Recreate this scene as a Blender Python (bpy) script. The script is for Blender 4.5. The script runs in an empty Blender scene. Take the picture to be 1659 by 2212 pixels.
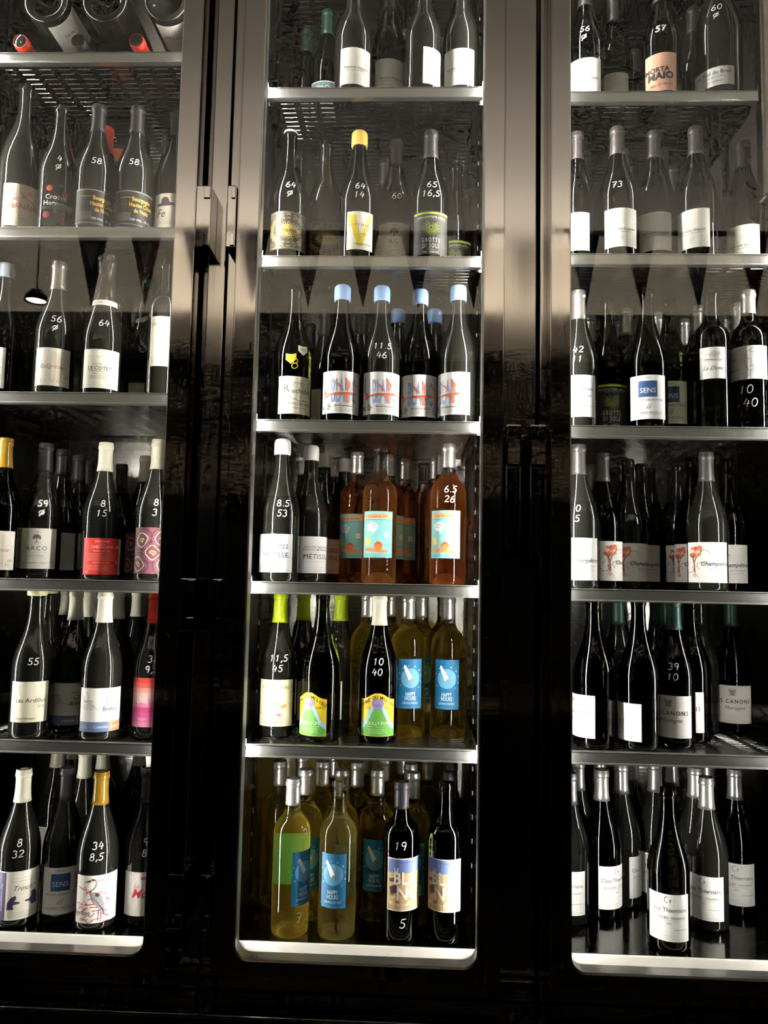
import bpy, bmesh, math, random
from mathutils import Vector, Matrix
random.seed(7)
S = bpy.context.scene
COL = S.collection
# ------------------------------------------------------------------ camera
F_PX, W_PX, H_PX = 1660.0, 1659.0, 2212.0
cam_d = bpy.data.cameras.new('camera')
cam_d.sensor_fit = 'HORIZONTAL'; cam_d.sensor_width = 36.0
cam_d.lens = F_PX / W_PX * 36.0
cam_d.clip_start = 0.02
cam = bpy.data.objects.new('camera', cam_d); COL.objects.link(cam)
YAW, PIT, ROL = -0.0390, 0.0843, 0.0194
fw = Vector((math.sin(YAW)*math.cos(PIT), math.cos(YAW)*math.cos(PIT), math.sin(PIT)))
rt = Vector((math.cos(YAW), -math.sin(YAW), 0.0)); up = rt.cross(fw)
r2 = math.cos(ROL)*rt + math.sin(ROL)*up; u2 = -math.sin(ROL)*rt + math.cos(ROL)*up
cam.matrix_world = Matrix(((r2.x, u2.x, -fw.x, 0.0984), (r2.y, u2.y, -fw.y, -1.561), (r2.z, u2.z, -fw.z, 1.55), (0, 0, 0, 1)))
S.camera = cam
# ------------------------------------------------------------------ world, exposure
wd = bpy.data.worlds.new('world'); S.world = wd; wd.use_nodes = True
wd.node_tree.nodes['Background'].inputs[0].default_value = (0.9, 0.8, 0.7, 1)
wd.node_tree.nodes['Background'].inputs[1].default_value = 0.0
S.view_settings.view_transform = 'Standard'; S.view_settings.look = 'None'
S.view_settings.exposure = 0.0; S.view_settings.gamma = 1.0
S.view_settings.use_curve_mapping = False
S.cycles.use_denoising = True; S.cycles.use_light_tree = False
S.cycles.max_bounces = 7; S.cycles.transmission_bounces = 6; S.cycles.glossy_bounces = 4
S.cycles.diffuse_bounces = 2; S.cycles.transparent_max_bounces = 12
S.cycles.sample_clamp_indirect = 4.0; S.cycles.blur_glossy = 0.3
S.cycles.use_adaptive_sampling = True; S.cycles.adaptive_threshold = 0.03; S.cycles.adaptive_min_samples = 12
LED_WATTS = 5.2       # light of each LED strip in the fridges
LED_DOTS = 190.0      # brightness of the single LED dots
ROOM_POWER = 1.0      # scale of the lamps in the bar room
def lamp(name, kind, loc, target, watts, color, size=0.1, spot=1.2):
    d = bpy.data.lights.new(name, kind); d.energy = watts*ROOM_POWER; d.color = color
    if kind == 'SPOT': d.spot_size = spot; d.spot_blend = 0.6; d.shadow_soft_size = size
    elif kind == 'AREA': d.shape = 'RECTANGLE'; d.size = size[0]; d.size_y = size[1]
    else: d.shadow_soft_size = size
    o = bpy.data.objects.new(name, d); COL.objects.link(o); o.location = loc
    o.rotation_euler = (Vector(target)-Vector(loc)).to_track_quat('-Z', 'Y').to_euler()
    return o
# ------------------------------------------------------------------ helpers
def lin(h):
    v = []
    for i in (0, 2, 4):
        c = int(h[i:i+2], 16)/255.0
        v.append(c/12.92 if c <= 0.04045 else ((c+0.055)/1.055)**2.4)
    return (v[0], v[1], v[2], 1.0)
MATS = {}
def mat(name, color=(0.5, 0.5, 0.5, 1), rough=0.5, metal=0.0, trans=0.0, ior=1.45, spec=0.5, bump=None, var=None, emit=None, coat=0.0, aniso=0.0):
    if name in MATS: return MATS[name]
    m = bpy.data.materials.new(name); m.use_nodes = True; nt = m.node_tree
    b = nt.nodes['Principled BSDF']
    if isinstance(color, str): color = lin(color)
    b.inputs['Base Color'].default_value = color; b.inputs['Roughness'].default_value = rough
    b.inputs['Metallic'].default_value = metal; b.inputs['Transmission Weight'].default_value = trans
    b.inputs['IOR'].default_value = ior; b.inputs['Specular IOR Level'].default_value = spec
    b.inputs['Coat Weight'].default_value = coat; b.inputs['Coat Roughness'].default_value = 0.05
    if emit: b.inputs['Emission Color'].default_value = emit[0]; b.inputs['Emission Strength'].default_value = emit[1]
    if bump or var:
        tc = nt.nodes.new('ShaderNodeTexCoord'); mp = nt.nodes.new('ShaderNodeMapping')
        nz = nt.nodes.new('ShaderNodeTexNoise'); nz.inputs['Scale'].default_value = 1.0
        nz.inputs['Detail'].default_value = 4.0
        nt.links.new(tc.outputs['Object'], mp.inputs[0]); nt.links.new(mp.outputs[0], nz.inputs['Vector'])
        if bump:
            mp.inputs['Scale'].default_value = bump[0]
            bp = nt.nodes.new('ShaderNodeBump'); bp.inputs['Strength'].default_value = bump[1]; bp.inputs['Distance'].default_value = 0.001
            nt.links.new(nz.outputs['Fac'], bp.inputs['Height']); nt.links.new(bp.outputs[0], b.inputs['Normal'])
        if var:
            if not bump: mp.inputs['Scale'].default_value = var[0]
            mr = nt.nodes.new('ShaderNodeMapRange'); mr.inputs[1].default_value = 0.3; mr.inputs[2].default_value = 0.7
            mr.inputs[3].default_value = max(0.02, rough-var[1]); mr.inputs[4].default_value = rough+var[1]
            nt.links.new(nz.outputs['Fac'], mr.inputs[0]); nt.links.new(mr.outputs[0], b.inputs['Roughness'])
            if len(var) > 2:
                mx = nt.nodes.new('ShaderNodeMix'); mx.data_type = 'RGBA'
                c2 = tuple(min(1, c*var[2]) for c in color[:3])+(1,)
                mx.inputs[6].default_value = color; mx.inputs[7].default_value = c2
                nt.links.new(nz.outputs['Fac'], mx.inputs[0]); nt.links.new(mx.outputs[2], b.inputs['Base Color'])
    MATS[name] = m; return m
def paint(h, rough=0.55):
    return mat('paint_'+h+('' if rough == 0.55 else '_%d' % (rough*100)), h, rough)
def pane_mat():
    if 'pane' in MATS: return MATS['pane']
    m = bpy.data.materials.new('pane'); m.use_nodes = True; nt = m.node_tree
    for n in list(nt.nodes): nt.nodes.remove(n)
    o = nt.nodes.new('ShaderNodeOutputMaterial'); mx = nt.nodes.new('ShaderNodeMixShader')
    tr = nt.nodes.new('ShaderNodeBsdfTransparent'); gl = nt.nodes.new('ShaderNodeBsdfGlossy'); fr = nt.nodes.new('ShaderNodeFresnel')
    tr.inputs[0].default_value = (0.97, 0.98, 0.97, 1); gl.inputs['Roughness'].default_value = 0.0; fr.inputs[0].default_value = 1.5
    ge = nt.nodes.new('ShaderNodeNewGeometry'); mr = nt.nodes.new('ShaderNodeMapRange')   # same reflectance entering and leaving the thin pane
    mr.inputs[3].default_value = 1.72; mr.inputs[4].default_value = 1/1.72   # double glazing mirrors more than one sheet
    nt.links.new(ge.outputs['Backfacing'], mr.inputs[0]); nt.links.new(mr.outputs[0], fr.inputs[0])
    nt.links.new(fr.outputs[0], mx.inputs[0]); nt.links.new(tr.outputs[0], mx.inputs[1]); nt.links.new(gl.outputs[0], mx.inputs[2])
    nt.links.new(mx.outputs[0], o.inputs[0]); MATS['pane'] = m; return m
def glassy(name, color, rough=0.02, k=0.35, glow=0.0):
    """bottle glass: a tinted see-through body under a clear reflective skin"""
    if name in MATS: return MATS[name]
    m = bpy.data.materials.new(name); m.use_nodes = True; nt = m.node_tree
    for n in list(nt.nodes): nt.nodes.remove(n)
    o = nt.nodes.new('ShaderNodeOutputMaterial'); mx = nt.nodes.new('ShaderNodeMixShader')
    tr = nt.nodes.new('ShaderNodeBsdfTransparent'); g = nt.nodes.new('ShaderNodeBsdfPrincipled')
    c = color if not isinstance(color, str) else lin(color)
    tr.inputs[0].default_value = c
    g.inputs['Base Color'].default_value = c; g.inputs['Transmission Weight'].default_value = 1.0
    g.inputs['Roughness'].default_value = rough; g.inputs['IOR'].default_value = 1.42
    mx.inputs[0].default_value = 1-k
    nt.links.new(tr.outputs[0], mx.inputs[1]); nt.links.new(g.outputs[0], mx.inputs[2]); nt.links.new(mx.outputs[0], o.inputs[0])
    if glow:   # wine scatters a little of the light that enters it
        tl = nt.nodes.new('ShaderNodeBsdfTranslucent'); m2 = nt.nodes.new('ShaderNodeMixShader'); tl.inputs[0].default_value = tuple(0.95*q**2.8 for q in c[:3])+(1,)
        m2.inputs[0].default_value = glow
        nt.links.new(mx.outputs[0], m2.inputs[1]); nt.links.new(tl.outputs[0], m2.inputs[2]); nt.links.new(m2.outputs[0], o.inputs[0])
    MATS[name] = m; return m
def link(o, parent=None):
    COL.objects.link(o)
    if parent: o.parent = parent
    return o
def empty(name, loc=(0, 0, 0), rz=0.0):
    o = bpy.data.objects.new(name, None); o.empty_display_size = 0.05; o.location = loc; o.rotation_euler = (0, 0, rz); COL.objects.link(o); return o
def tag(o, label, cat, group=None):
    o['label'] = label; o['category'] = cat
    if group: o['group'] = group
    return o
def mesh_from(name, verts, faces, mats, smooth=False, idx=None):
    me = bpy.data.meshes.new(name); me.from_pydata(verts, [], faces)
    for m in (mats if isinstance(mats, (list, tuple)) else [mats]): me.materials.append(m)
    if idx: me.polygons.foreach_set('material_index', idx)
    if smooth: me.polygons.foreach_set('use_smooth', [True]*len(faces))
    me.update(); return me
def obj(name, me, parent=None, loc=(0, 0, 0)):
    o = bpy.data.objects.new(name, me); o.location = loc; return link(o, parent)
class MB:
    """collects boxes into one mesh"""
    def __init__(s): s.v = []; s.f = []
    def box(s, x0, x1, y0, y1, z0, z1):
        n = len(s.v)
        s.v += [(x0, y0, z0), (x1, y0, z0), (x1, y1, z0), (x0, y1, z0), (x0, y0, z1), (x1, y0, z1), (x1, y1, z1), (x0, y1, z1)]
        s.f += [tuple(n+i for i in q) for q in ((0, 3, 2, 1), (4, 5, 6, 7), (0, 1, 5, 4), (1, 2, 6, 5), (2, 3, 7, 6), (3, 0, 4, 7))]
        return s
    def build(s, name, m, parent=None, bevel=0.0):
        me = mesh_from(name, s.v, s.f, m)
        if bevel:
            bm = bmesh.new(); bm.from_mesh(me)
            bmesh.ops.bevel(bm, geom=bm.edges[:], offset=bevel, segments=2, affect='EDGES', profile=0.5)
            bm.to_mesh(me); bm.free(); me.update()
        return obj(name, me, parent)
def bx(name, m, parent, x0, x1, y0, y1, z0, z1, bevel=0.0):
    return MB().box(x0, x1, y0, y1, z0, z1).build(name, m, parent, bevel)
def lathe(prof, n=40):
    v, f = [], []
    for (r, z) in prof:
        for i in range(n):
            a = 2*math.pi*i/n; v.append((r*math.cos(a), r*math.sin(a), z))
    for k in range(len(prof)-1):
        for i in range(n):
            j = (i+1) % n; f.append((k*n+i, k*n+j, (k+1)*n+j, (k+1)*n+i))
    return v, f
def perforated(x0, x1, y0, y1, nx, ny, lx, ly, t, z=0.0):
    """plate with nx x ny slots of size lx x ly cut through it, thickness t"""
    px, py = (x1-x0)/nx, (y1-y0)/ny
    xs, ys = [x0], [y0]
    for i in range(nx): c = x0+(i+.5)*px; xs += [c-lx/2, c+lx/2]
    for j in range(ny): c = y0+(j+.5)*py; ys += [c-ly/2, c+ly/2]
    xs.append(x1); ys.append(y1)
    v = [(x, y, zz) for zz in (z, z-t) for y in ys for x in xs]
    m = len(xs); L = len(xs)*len(ys); f = []
    def hole(i, j): return i % 2 == 1 and j % 2 == 1
    for j in range(len(ys)-1):
        for i in range(len(xs)-1):
            a, b, c, d = j*m+i, j*m+i+1, (j+1)*m+i+1, (j+1)*m+i
            if not hole(i, j):
                f.append((a, b, c, d)); f.append((L+a, L+d, L+c, L+b))
            else:
                for p, q in ((a, b), (b, c), (c, d), (d, a)): f.append((p, q, L+q, L+p))
    return v, f

# ------------------------------------------------------------------ materials of the place
STEEL = mat('brushed_steel', (0.50, 0.49, 0.47, 1), 0.24, 1.0, bump=((3, 300, 300), 0.05))
LIP = mat('polished_lip', (0.74, 0.73, 0.70, 1), 0.34, 1.0, bump=((3, 300, 300), 0.04))
WALLM = mat('liner_steel', (0.30, 0.29, 0.275, 1), 0.20, 1.0, bump=((2, 2, 220), 0.12))
BACKM = mat('back_steel', (0.60, 0.58, 0.53, 1), 0.24, 1.0, bump=((2, 2, 120), 0.5))
FLOORM = mat('worn_floor_steel', (0.16, 0.155, 0.145, 1), 0.13, 1.0, bump=((60, 40, 40), 0.10), var=((60, 40, 40), 0.06))
FRAME = mat('black_chrome', (0.375, 0.35, 0.33, 1), 0.07, 1.0, var=((30, 30, 1.5), 0.04))
FRAME2 = mat('black_chrome_brushed', (0.39, 0.365, 0.342, 1), 0.13, 1.0, bump=((90, 90, 1.2), 0.10))
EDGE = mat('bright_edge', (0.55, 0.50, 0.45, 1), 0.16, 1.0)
UPR = mat('upright_steel', (0.10, 0.10, 0.095, 1), 0.35, 1.0)
GAP = mat('rubber_gap', '0c0b0a', 0.7)
SILL = mat('white_sill', 'dcd8d0', 0.38)
CHROME = mat('chrome', (0.5, 0.47, 0.45, 1), 0.05, 1.0)
GRIP = mat('black_grip', '07090a', 0.12, coat=0.5)
LEDM = mat('led_light', (1, 1, 1, 1), 0.5, emit=((1.0, 0.97, 0.91, 1), LED_DOTS))
LEDM.cycles.emission_sampling = 'NONE'   # the strip's light is carried by its lamp below
PLINTH = mat('black_gloss_panel', (0.10, 0.092, 0.085, 1), 0.10, 1.0, var=((3, 30, 30), 0.05))
PANEL = mat('black_front_panel', '080808', 0.28)
DUCT = mat('duct_metal', (0.30, 0.26, 0.23, 1), 0.22, 1.0)
# ------------------------------------------------------------------ room
def struct(o): o['kind'] = 'structure'; return o
struct(bx('floor', mat('floor_tile', '2a2522', 0.35, var=((4, 4, 4), 0.1, 0.7)), None, -2.8, 2.8, -2.9, 0.8, -0.05, 0.0))
struct(bx('ceiling', mat('ceiling_plaster', 'a8a196', 0.8, var=((3, 3, 3), 0.1, 0.85)), None, -2.8, 2.8, -2.9, 0.8, 3.45, 3.5))
struct(bx('wall_front', mat('wall_dark', '1c1917', 0.7, var=((3, 3, 3), 0.1, 0.7)), None, -2.8, 2.8, 0.72, 0.8, 0, 3.45))
struct(bx('wall_left', MATS['wall_dark'], None, -2.86, -2.8, -2.9, 0.8, 0, 3.45))
struct(bx('wall_right', MATS['wall_dark'], None, 2.8, 2.86, -2.9, 0.8, 0, 3.45))
wb = struct(bx('wall_back', mat('wall_brown', '2b211b', 0.6, var=((4, 4, 4), 0.1, 0.6)), None, -2.8, 2.8, -2.96, -2.9, 0, 3.45))
bx('plaster_band', mat('cream_plaster', 'e9dfcc', 0.75, var=((6, 2, 6), 0.1, 0.9)), wb, -2.8, 2.8, -2.9, -2.88, 2.92, 3.45)
bx('beam', mat('grey_beam', '9a948c', 0.6), wb, -2.8, 2.8, -2.9, -2.82, 2.79, 2.92)
bx('written_band', mat('written_plaster', '77705f', 0.8, var=((18, 2, 18), 0.1, 0.5)), wb, -2.8, 2.8, -2.9, -2.885, 2.48, 2.79)
tag(bx('chalkboard', mat('slate', '15181b', 0.5, var=((5, 5, 5), 0.1, 1.6)), None, -1.9, 1.9, -2.898, -2.885, 1.35, 1.95), 'long black chalkboard on the brown wall facing the fridges', 'chalkboard')
tag(bx('graffiti_panel', mat('scribbled_board', 'a79b8c', 0.7, var=((14, 14, 14), 0.1, 0.35)), None, -1.9, 1.9, -2.898, -2.887, 2.0, 2.3), 'pale scribbled board above the chalkboard facing the fridges', 'board')
bar = tag(empty('bar_counter', (0, -2.6, 0)), 'brown bar counter below the chalkboard facing the fridges', 'counter')
bx('front', mat('counter_front', '3a2d24', 0.5), bar, -2.0, 2.0, -0.25, 0.0, 0.0, 0.86)
bx('worktop', mat('counter_top', '7d6f60', 0.3), bar, -2.05, 2.05, -0.28, 0.06, 0.86, 0.90, 0.004)
# pendant lamps light the room behind the camera
def pendant(x, y, z, watts):
    e = tag(empty('pendant_lamp', (x, y, z)), 'round metal pendant lamp hanging over the bar counter', 'lamp', 'pendant lamps over the bar')
    v, f = lathe([(0.012, 0.06), (0.03, 0.055), (0.05, 0.03), (0.056, 0.0), (0.053, 0.0), (0.046, 0.03), (0.02, 0.045)], 24)
    obj('shade', mesh_from('shade', v, f, mat('lamp_shade', '3a352f', 0.4, 0.6), True), e)
    v, f = lathe([(0.0, 0.002), (0.03, 0.003), (0.044, 0.006), (0.044, 0.010), (0.0, 0.012)], 16)
    obj('bulb_offscreen', mesh_from('bulb', v, f, mat('lamp_bulb', 'ffffff', 0.5, emit=((1, 0.85, 0.65, 1), 20.0)), True), e)
    bx('cord', GAP, e, -0.003, 0.003, -0.003, 0.003, 0.06, 3.45-z)
    return e
pendant(-1.766, -2.15, 2.86, 3)
# made-up cove fitting and light, added to brighten the plaster and ceiling
cv = tag(empty('added_cove_lamp', (0, -2.80, 2.92)), 'long added cove lamp lying on the grey beam', 'lamp')
bx('housing', mat('lamp_housing', '222222', 0.4), cv, -2.6, 2.6, -0.075, 0.02, 0.0, 0.02)
bx('light_shield', MATS['grey_beam'], cv, -2.7, 2.7, 0.075, 0.095, -0.13, 0.085)  # added board that screens the strip light from the door reflections
bx('diffuser', mat('cove_diffuser', 'ffffff', 0.6), cv, -2.58, 2.58, -0.065, 0.008, 0.02, 0.024)
lamp('added_cove_light_offscreen', 'AREA', (0, -2.78, 2.99), (0, -2.5, 3.45), 310, (1, 0.95, 0.88), (5.0, 0.06))  # added strip light, washes the plaster and ceiling
# bunting
bz, by = 2.96, -1.62
m_ = MB(); m_.box(-2.7, 2.7, by-0.004, by+0.004, bz-0.004, bz+0.016)
tag(m_.build('bunting_cord', mat('white_tape', 'd9d2c4', 0.7)), 'white tape strung across the room carrying the pennants', 'bunting cord')
for k in range(-5, 10):
    x = -0.133+k*0.2255; h = 0.32; w = 0.066
    v = [(x-w, by+0.006, bz), (x+w, by+0.006, bz), (x+0.01, by+0.012, bz-h), (x-w, by+0.010, bz), (x+w, by+0.010, bz), (x+0.01, by+0.016, bz-h)]
    f = [(0, 2, 1), (3, 4, 5), (0, 1, 4, 3), (1, 2, 5, 4), (2, 0, 3, 5)]
    red = k in (0, 2, -1, 5, -4, -6, 7, 9); c = ('8c1f1a' if k % 3 else 'a5302a') if red else ('1d2c58' if k % 2 else '26407a')
    e = tag(empty('pennant', (0, 0, 0)), ('red' if red else 'navy blue')+' cloth pennant hanging from the white tape', 'pennant', ('red' if red else 'blue')+' pennants on the tape')
    obj('cloth', mesh_from('cloth', v, f, paint(c, 0.8)), e)
    v = [(x-w*0.45, by+0.017, bz-0.05), (x+w*0.45, by+0.017, bz-0.05), (x+0.006, by+0.019, bz-0.17)]
    obj('emblem', mesh_from('emblem', v, [(0, 1, 2)], paint('d8d2c6', 0.8)), e)
# ------------------------------------------------------------------ base cabinet under the fridges
base = tag(empty('base_cabinet', (0, 0, 0)), 'glossy black base cabinet carrying the wine fridges', 'cabinet')
bx('body', PANEL, base, -1.6, 1.6, -0.10, 0.66, 0.0, 0.758)
bx('top', PLINTH, base, -1.6, 1.6, -0.125, 0.66, 0.758, 0.764)
bx('edge_strip', EDGE, base, -1.6, 1.6, -0.131, -0.125, 0.758, 0.7645, 0.0015)  # paler metal strip along the front edge of the top
bx('front_panel', PANEL, base, -1.6, 1.6, -0.122, -0.10, 0.02, 0.752)
def torus(R, r, n=48, m=10):
    v, f = [], []
    for i in range(n):
        a = 2*math.pi*i/n
        for j in range(m):
            b = 2*math.pi*j/m
            v.append(((R+r*math.cos(b))*math.cos(a), r*math.sin(b), (R+r*math.cos(b))*math.sin(a)))
            f.append((i*m+j, ((i+1) % n)*m+j, ((i+1) % n)*m+(j+1) % m, i*m+(j+1) % m))
    return v, f
v, f = torus(0.085, 0.003)
obj('round_vent_ring', mesh_from('round_vent_ring', v, f, EDGE, True), base, (-0.255, -0.124, 0.648))
# ------------------------------------------------------------------ fridges
SHELF_D0, SHELF_D1 = 0.0, 0.485
def rounded_rect(x0, x1, z0, z1, r, n=6):
    p = []
    for cx, cz, a0 in ((x1-r, z0+r, -90), (x1-r, z1-r, 0), (x0+r, z1-r, 90), (x0+r, z0+r, 180)):
        for i in range(n+1):
            a = math.radians(a0+90*i/n); p.append((cx+r*math.cos(a), cz+r*math.sin(a)))
    return p
def ring_mesh(name, outer, inner, y0, y1, m):
    """frame between two outlines with equal point counts, from y0 (front) to y1"""
    n = len(outer); v = []
    for y in (y0, y1):
        for (x, z) in outer: v.append((x, y, z))
        for (x, z) in inner: v.append((x, y, z))
    f = []
    for i in range(n):
        j = (i+1) % n
        f += [(i, j, n+j, n+i), (2*n+i, 3*n+i, 3*n+j, 2*n+j), (i, 2*n+i, 2*n+j, j), (n+i, n+j, 3*n+j, 3*n+i)]
    return mesh_from(name, v, f, m)
SHELF_MESH = {}
def shelf_mesh(w):
    k = round(w, 3)
    if k in SHELF_MESH: return SHELF_MESH[k]
    nx = max(8, round(w/0.0455))
    v, f = perforated(-w/2+0.012, w/2-0.012, 0.012, SHELF_D1-0.015, nx, 27, 0.029, 0.0042, 0.0015, 0.0)
    mb = MB(); mb.v, mb.f = v, f
    for x in (-w/2, w/2-0.012): mb.box(x, x+0.012, 0.0, SHELF_D1, -0.0015, 0.0)
    mb.box(-w/2+0.012, w/2-0.012, 0.0, 0.012, -0.0015, 0); mb.box(-w/2+0.012, w/2-0.012, SHELF_D1-0.015, SHELF_D1, -0.0015, 0)
    for x in (-w/2, w/2-0.0015): mb.box(x, x+0.0015, 0.0, SHELF_D1, 0.0, 0.012)
    SHELF_MESH[k] = mesh_from('shelf', mb.v, mb.f, STEEL); return SHELF_MESH[k]
def fridge(label, x0, x1, shelves, gx0, gx1, dx0, dx1, posts, rails, duct=None):
    e = tag(empty('wine_fridge', ((x0+x1)/2, 0, 0.764)), label, 'wine fridge')
    ox = (x0+x1)/2; oz = 0.764
    g = empty('tmp')  # collects parts in room space, then moved under the fridge
    P = []
    def A(o): P.append(o); return o
    top = 3.12
    A(bx('side_wall', WALLM, None, x0-0.02, x0, 0.0, 0.54, 0.80, top)); A(bx('side_wall', WALLM, None, x1, x1+0.02, 0.0, 0.54, 0.80, top))
    back = A(bx('back_wall', BACKM, None, x0-0.02, x1+0.02, 0.54, 0.57, 0.80, top))
    A(bx('top_panel', WALLM, None, x0-0.02, x1+0.02, -0.03, 0.57, top, top+0.03))
    A(bx('floor_panel', FLOORM, None, x0, x1, 0.004, 0.54, 0.790, 0.834))
    v = [(x, y, z) for x in (x0, x1) for y, z in ((0.003, 0.790), (-0.030, 0.790), (-0.030, 0.803), (-0.004, 0.8335), (0.003, 0.8335))]
    f = [(0, 1, 2, 3, 4), (9, 8, 7, 6, 5)]+[(i, 5+i, 5+(i+1) % 5, (i+1) % 5) for i in range(5)]
    sill = A(obj('sill', mesh_from('sill', v, f, SILL)))
    for sx in (0.22, 0.80):
        v, f = lathe([(0.0, 0.003), (0.003, 0.0028), (0.0048, 0.001), (0.005, 0.0)], 14)
        s = obj('screw', mesh_from('screw', v, f, STEEL, True), sill); s.location = (x0+(x1-x0)*sx, -0.0185, 0.8165); s.rotation_euler = (math.radians(50), 0, 0)
    for ra, rb in rails: A(bx('bottom_rail', FRAME2, None, ra, rb, -0.045, -0.031, 0.766, 0.800, 0.0015))
    for k in range(4):
        ux, uy = ((x0, 0.13), (x0, 0.43), (x1-0.004, 0.13), (x1-0.004, 0.43))[k]
        v, f = perforated(-1.1, 1.1, -0.012, 0.012, 44, 1, 0.010, 0.006, 0.003)
        v = [(ux+0.002+c, uy+b, 1.97+a) for a, b, c in v]
        A(obj('upright', mesh_from('upright', v, f, UPR)))
    for z in shelves:
        w = x1-x0-0.01; cx = (x0+x1)/2
        if duct and z > duct[2]: w -= (x1-duct[0]); cx -= (x1-duct[0])/2
        s = A(obj('shelf', shelf_mesh(w), None, (cx, 0, z)))
        l = MB().box(-w/2, w/2, 0.001, 0.012, -0.021, 0.0015).build('front_lip', LIP, s, 0.0012)
        MB().box(-w/2, w/2, -0.001, 0.014, -0.0235, -0.020).build('lip_fold', LIP, s, 0.001)
        for sx in (-w/2-0.003, w/2-0.009): MB().box(sx, sx+0.012, 0.03, SHELF_D1, -0.022, -0.004).build('shelf_rail', WALLM, s)
    if duct:
        dxa, dxb, dz = duct
        A(bx('duct_panel', DUCT, None, dxa, dxb, -0.008, 0.030, dz, top, 0.006))
    # led strips behind the door border
    for sx, nx in ((gx0-0.0045, 0.75), (gx1+0.0045, -0.75)):
        A(bx('led_channel', GAP, None, sx-0.004*(1 if nx > 0 else -1)-0.003, sx-0.004*(1 if nx > 0 else -1)+0.003, -0.026, -0.006, 0.85, 3.08))
        v, f = [], []; n = int((3.06-0.86)/0.0115)
        ny = 0.66; hx, hy = -ny*0.003*(1 if nx > 0 else -1), 0.75*0.003
        for i in range(n):
            z = 0.86+i*0.0115; b = len(v); y = -0.014
            v += [(sx-hx, y-hy, z-0.0028), (sx+hx, y+hy, z-0.0028), (sx+hx, y+hy, z+0.0028), (sx-hx, y-hy, z+0.0028)]; f.append((b, b+1, b+2, b+3))
        A(obj('led_strip', mesh_from('led_strip', v, f, LEDM)))
        sg = 1 if nx > 0 else -1
        A(lamp('led_light' if abs(sx) < 0.8 else 'led_light_offscreen', 'AREA', (sx+sg*0.002, -0.0125, 1.955), (sx+sg*1.0, 0.30, 1.955), LED_WATTS, (1.0, 0.97, 0.91), (0.006, 2.21))); P[-1].data.spread = math.radians(132)
    # body posts beside the door
    for (pa, pb, py, m) in posts: A(bx('front_post', m, None, pa, pb, py, 0.0, 0.80, top, 0.0025))
    # door
    zb, zt = 0.803, 3.10
    outer = rounded_rect(dx0, dx1, zb, zt, 0.002); inner = rounded_rect(gx0, gx1, 0.829, 3.06, 0.028)
    d = A(obj('door', ring_mesh('door', outer, inner, -0.070, -0.032, FRAME)))
    bx('door_edge', FRAME, d, dx0-0.0005, dx0+0.0022, -0.0712, -0.066, zb, zt, 0.001); bx('door_edge', FRAME, d, dx1-0.0022, dx1+0.0005, -0.0712, -0.066, zb, zt, 0.001)
    obj('pane_trim', ring_mesh('pane_trim', inner, rounded_rect(gx0+0.003, gx1-0.003, 0.832, 3.057, 0.026), -0.066, -0.036, LIP), d)
    v = [(x, -0.0605, z) for x, z in inner]+[(x, -0.0555, z) for x, z in inner]; n = len(inner)
    f = [tuple(range(n)), tuple(reversed(range(n, 2*n)))]+[(i, n+i, n+(i+1) % n, (i+1) % n) for i in range(n)]
    obj('pane', mesh_from('pane', v, f, pane_mat()), d)
    for o in P: o.location = o.location-Vector((ox, 0, oz)); o.parent = e
    bpy.data.objects.remove(g)
    return e, d, (ox, 0, oz)
def sub(name, me_o, parent, off): pass
LS = [2.679, 2.283, 1.923, 1.531, 1.205]; CS = [2.985, 2.595, 2.221, 1.870, 1.535, 1.210]; RS = [2.583, 2.228, 1.865, 1.533, 1.214]
fL, dL, oL = fridge('tall black-framed wine fridge holding the lying bottles on its top shelf', -0.880, -0.402, LS, -0.852, -0.396, -0.895, -0.355, [(-0.400, -0.337, -0.010, FRAME2), (-0.337, -0.3005, -0.030, FRAME2)], [(-0.93, -0.3885), (-0.387, -0.3005)])
fC, dC, oC = fridge('tall black-framed wine fridge holding the fish-labelled and rosé bottles', -0.236, 0.236, CS, -0.2265, 0.231, -0.269, 0.271, [(-0.2965, -0.238, -0.030, FRAME2), (0.238, 0.3405, -0.030, FRAME2)], [(-0.2965, -0.262), (-0.2605, 0.3405)])
fR, dR, oR = fridge('tall black-framed wine fridge holding the red-tree-label and silver-capped bottles', 0.394, 0.912, RS, 0.400, 0.858, 0.362, 0.902, [(0.3475, 0.3925, -0.030, FRAME2)], [(0.3475, 0.96)], (0.812, 0.912, 2.35))
def place(o, parent, off):
    o.parent = parent; o.location = o.location-Vector(off); return o
def hinge(fr, off, xa, xb, z0, z1, side):
    h = place(bx('hinge', FRAME, None, xa, xb, -0.078, -0.030, z0, z1, 0.002), fr, off)
    w = (xb-xa)*0.42; x = xb-w-0.002 if side > 0 else xa+0.002
    for zz in (z1-0.028, z0+0.003): bx('hinge_knuckle', CHROME, h, x, x+w, -0.081, -0.076, zz, zz+0.025, 0.001)
for z0, z1 in ((2.205, 2.335), (1.437, 1.540), (0.885, 0.985)):
    hinge(fL, oL, -0.353, -0.322, z0, z1, 1); hinge(fC, oC, -0.2895, -0.2705, z0, z1, 1)
def handle(door, xa, xb):
    h = bx('handle', CHROME, door, xa, xb, -0.105, -0.070, 1.765, 1.846, 0.004)
    bx('grip', GRIP, h, xa+0.001, xb-0.003, -0.102, -0.072, 1.592, 1.766, 0.004)
    bx('grip_trim', CHROME, h, xa-0.0005, xa+0.0025, -0.1035, -0.0995, 1.592, 1.766)
    bx('grip_trim', CHROME, h, xb-0.0045, xb-0.002, -0.1035, -0.0995, 1.592, 1.766)
handle(dC, 0.2725, 0.302); handle(dR, 0.318, 0.350)
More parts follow.
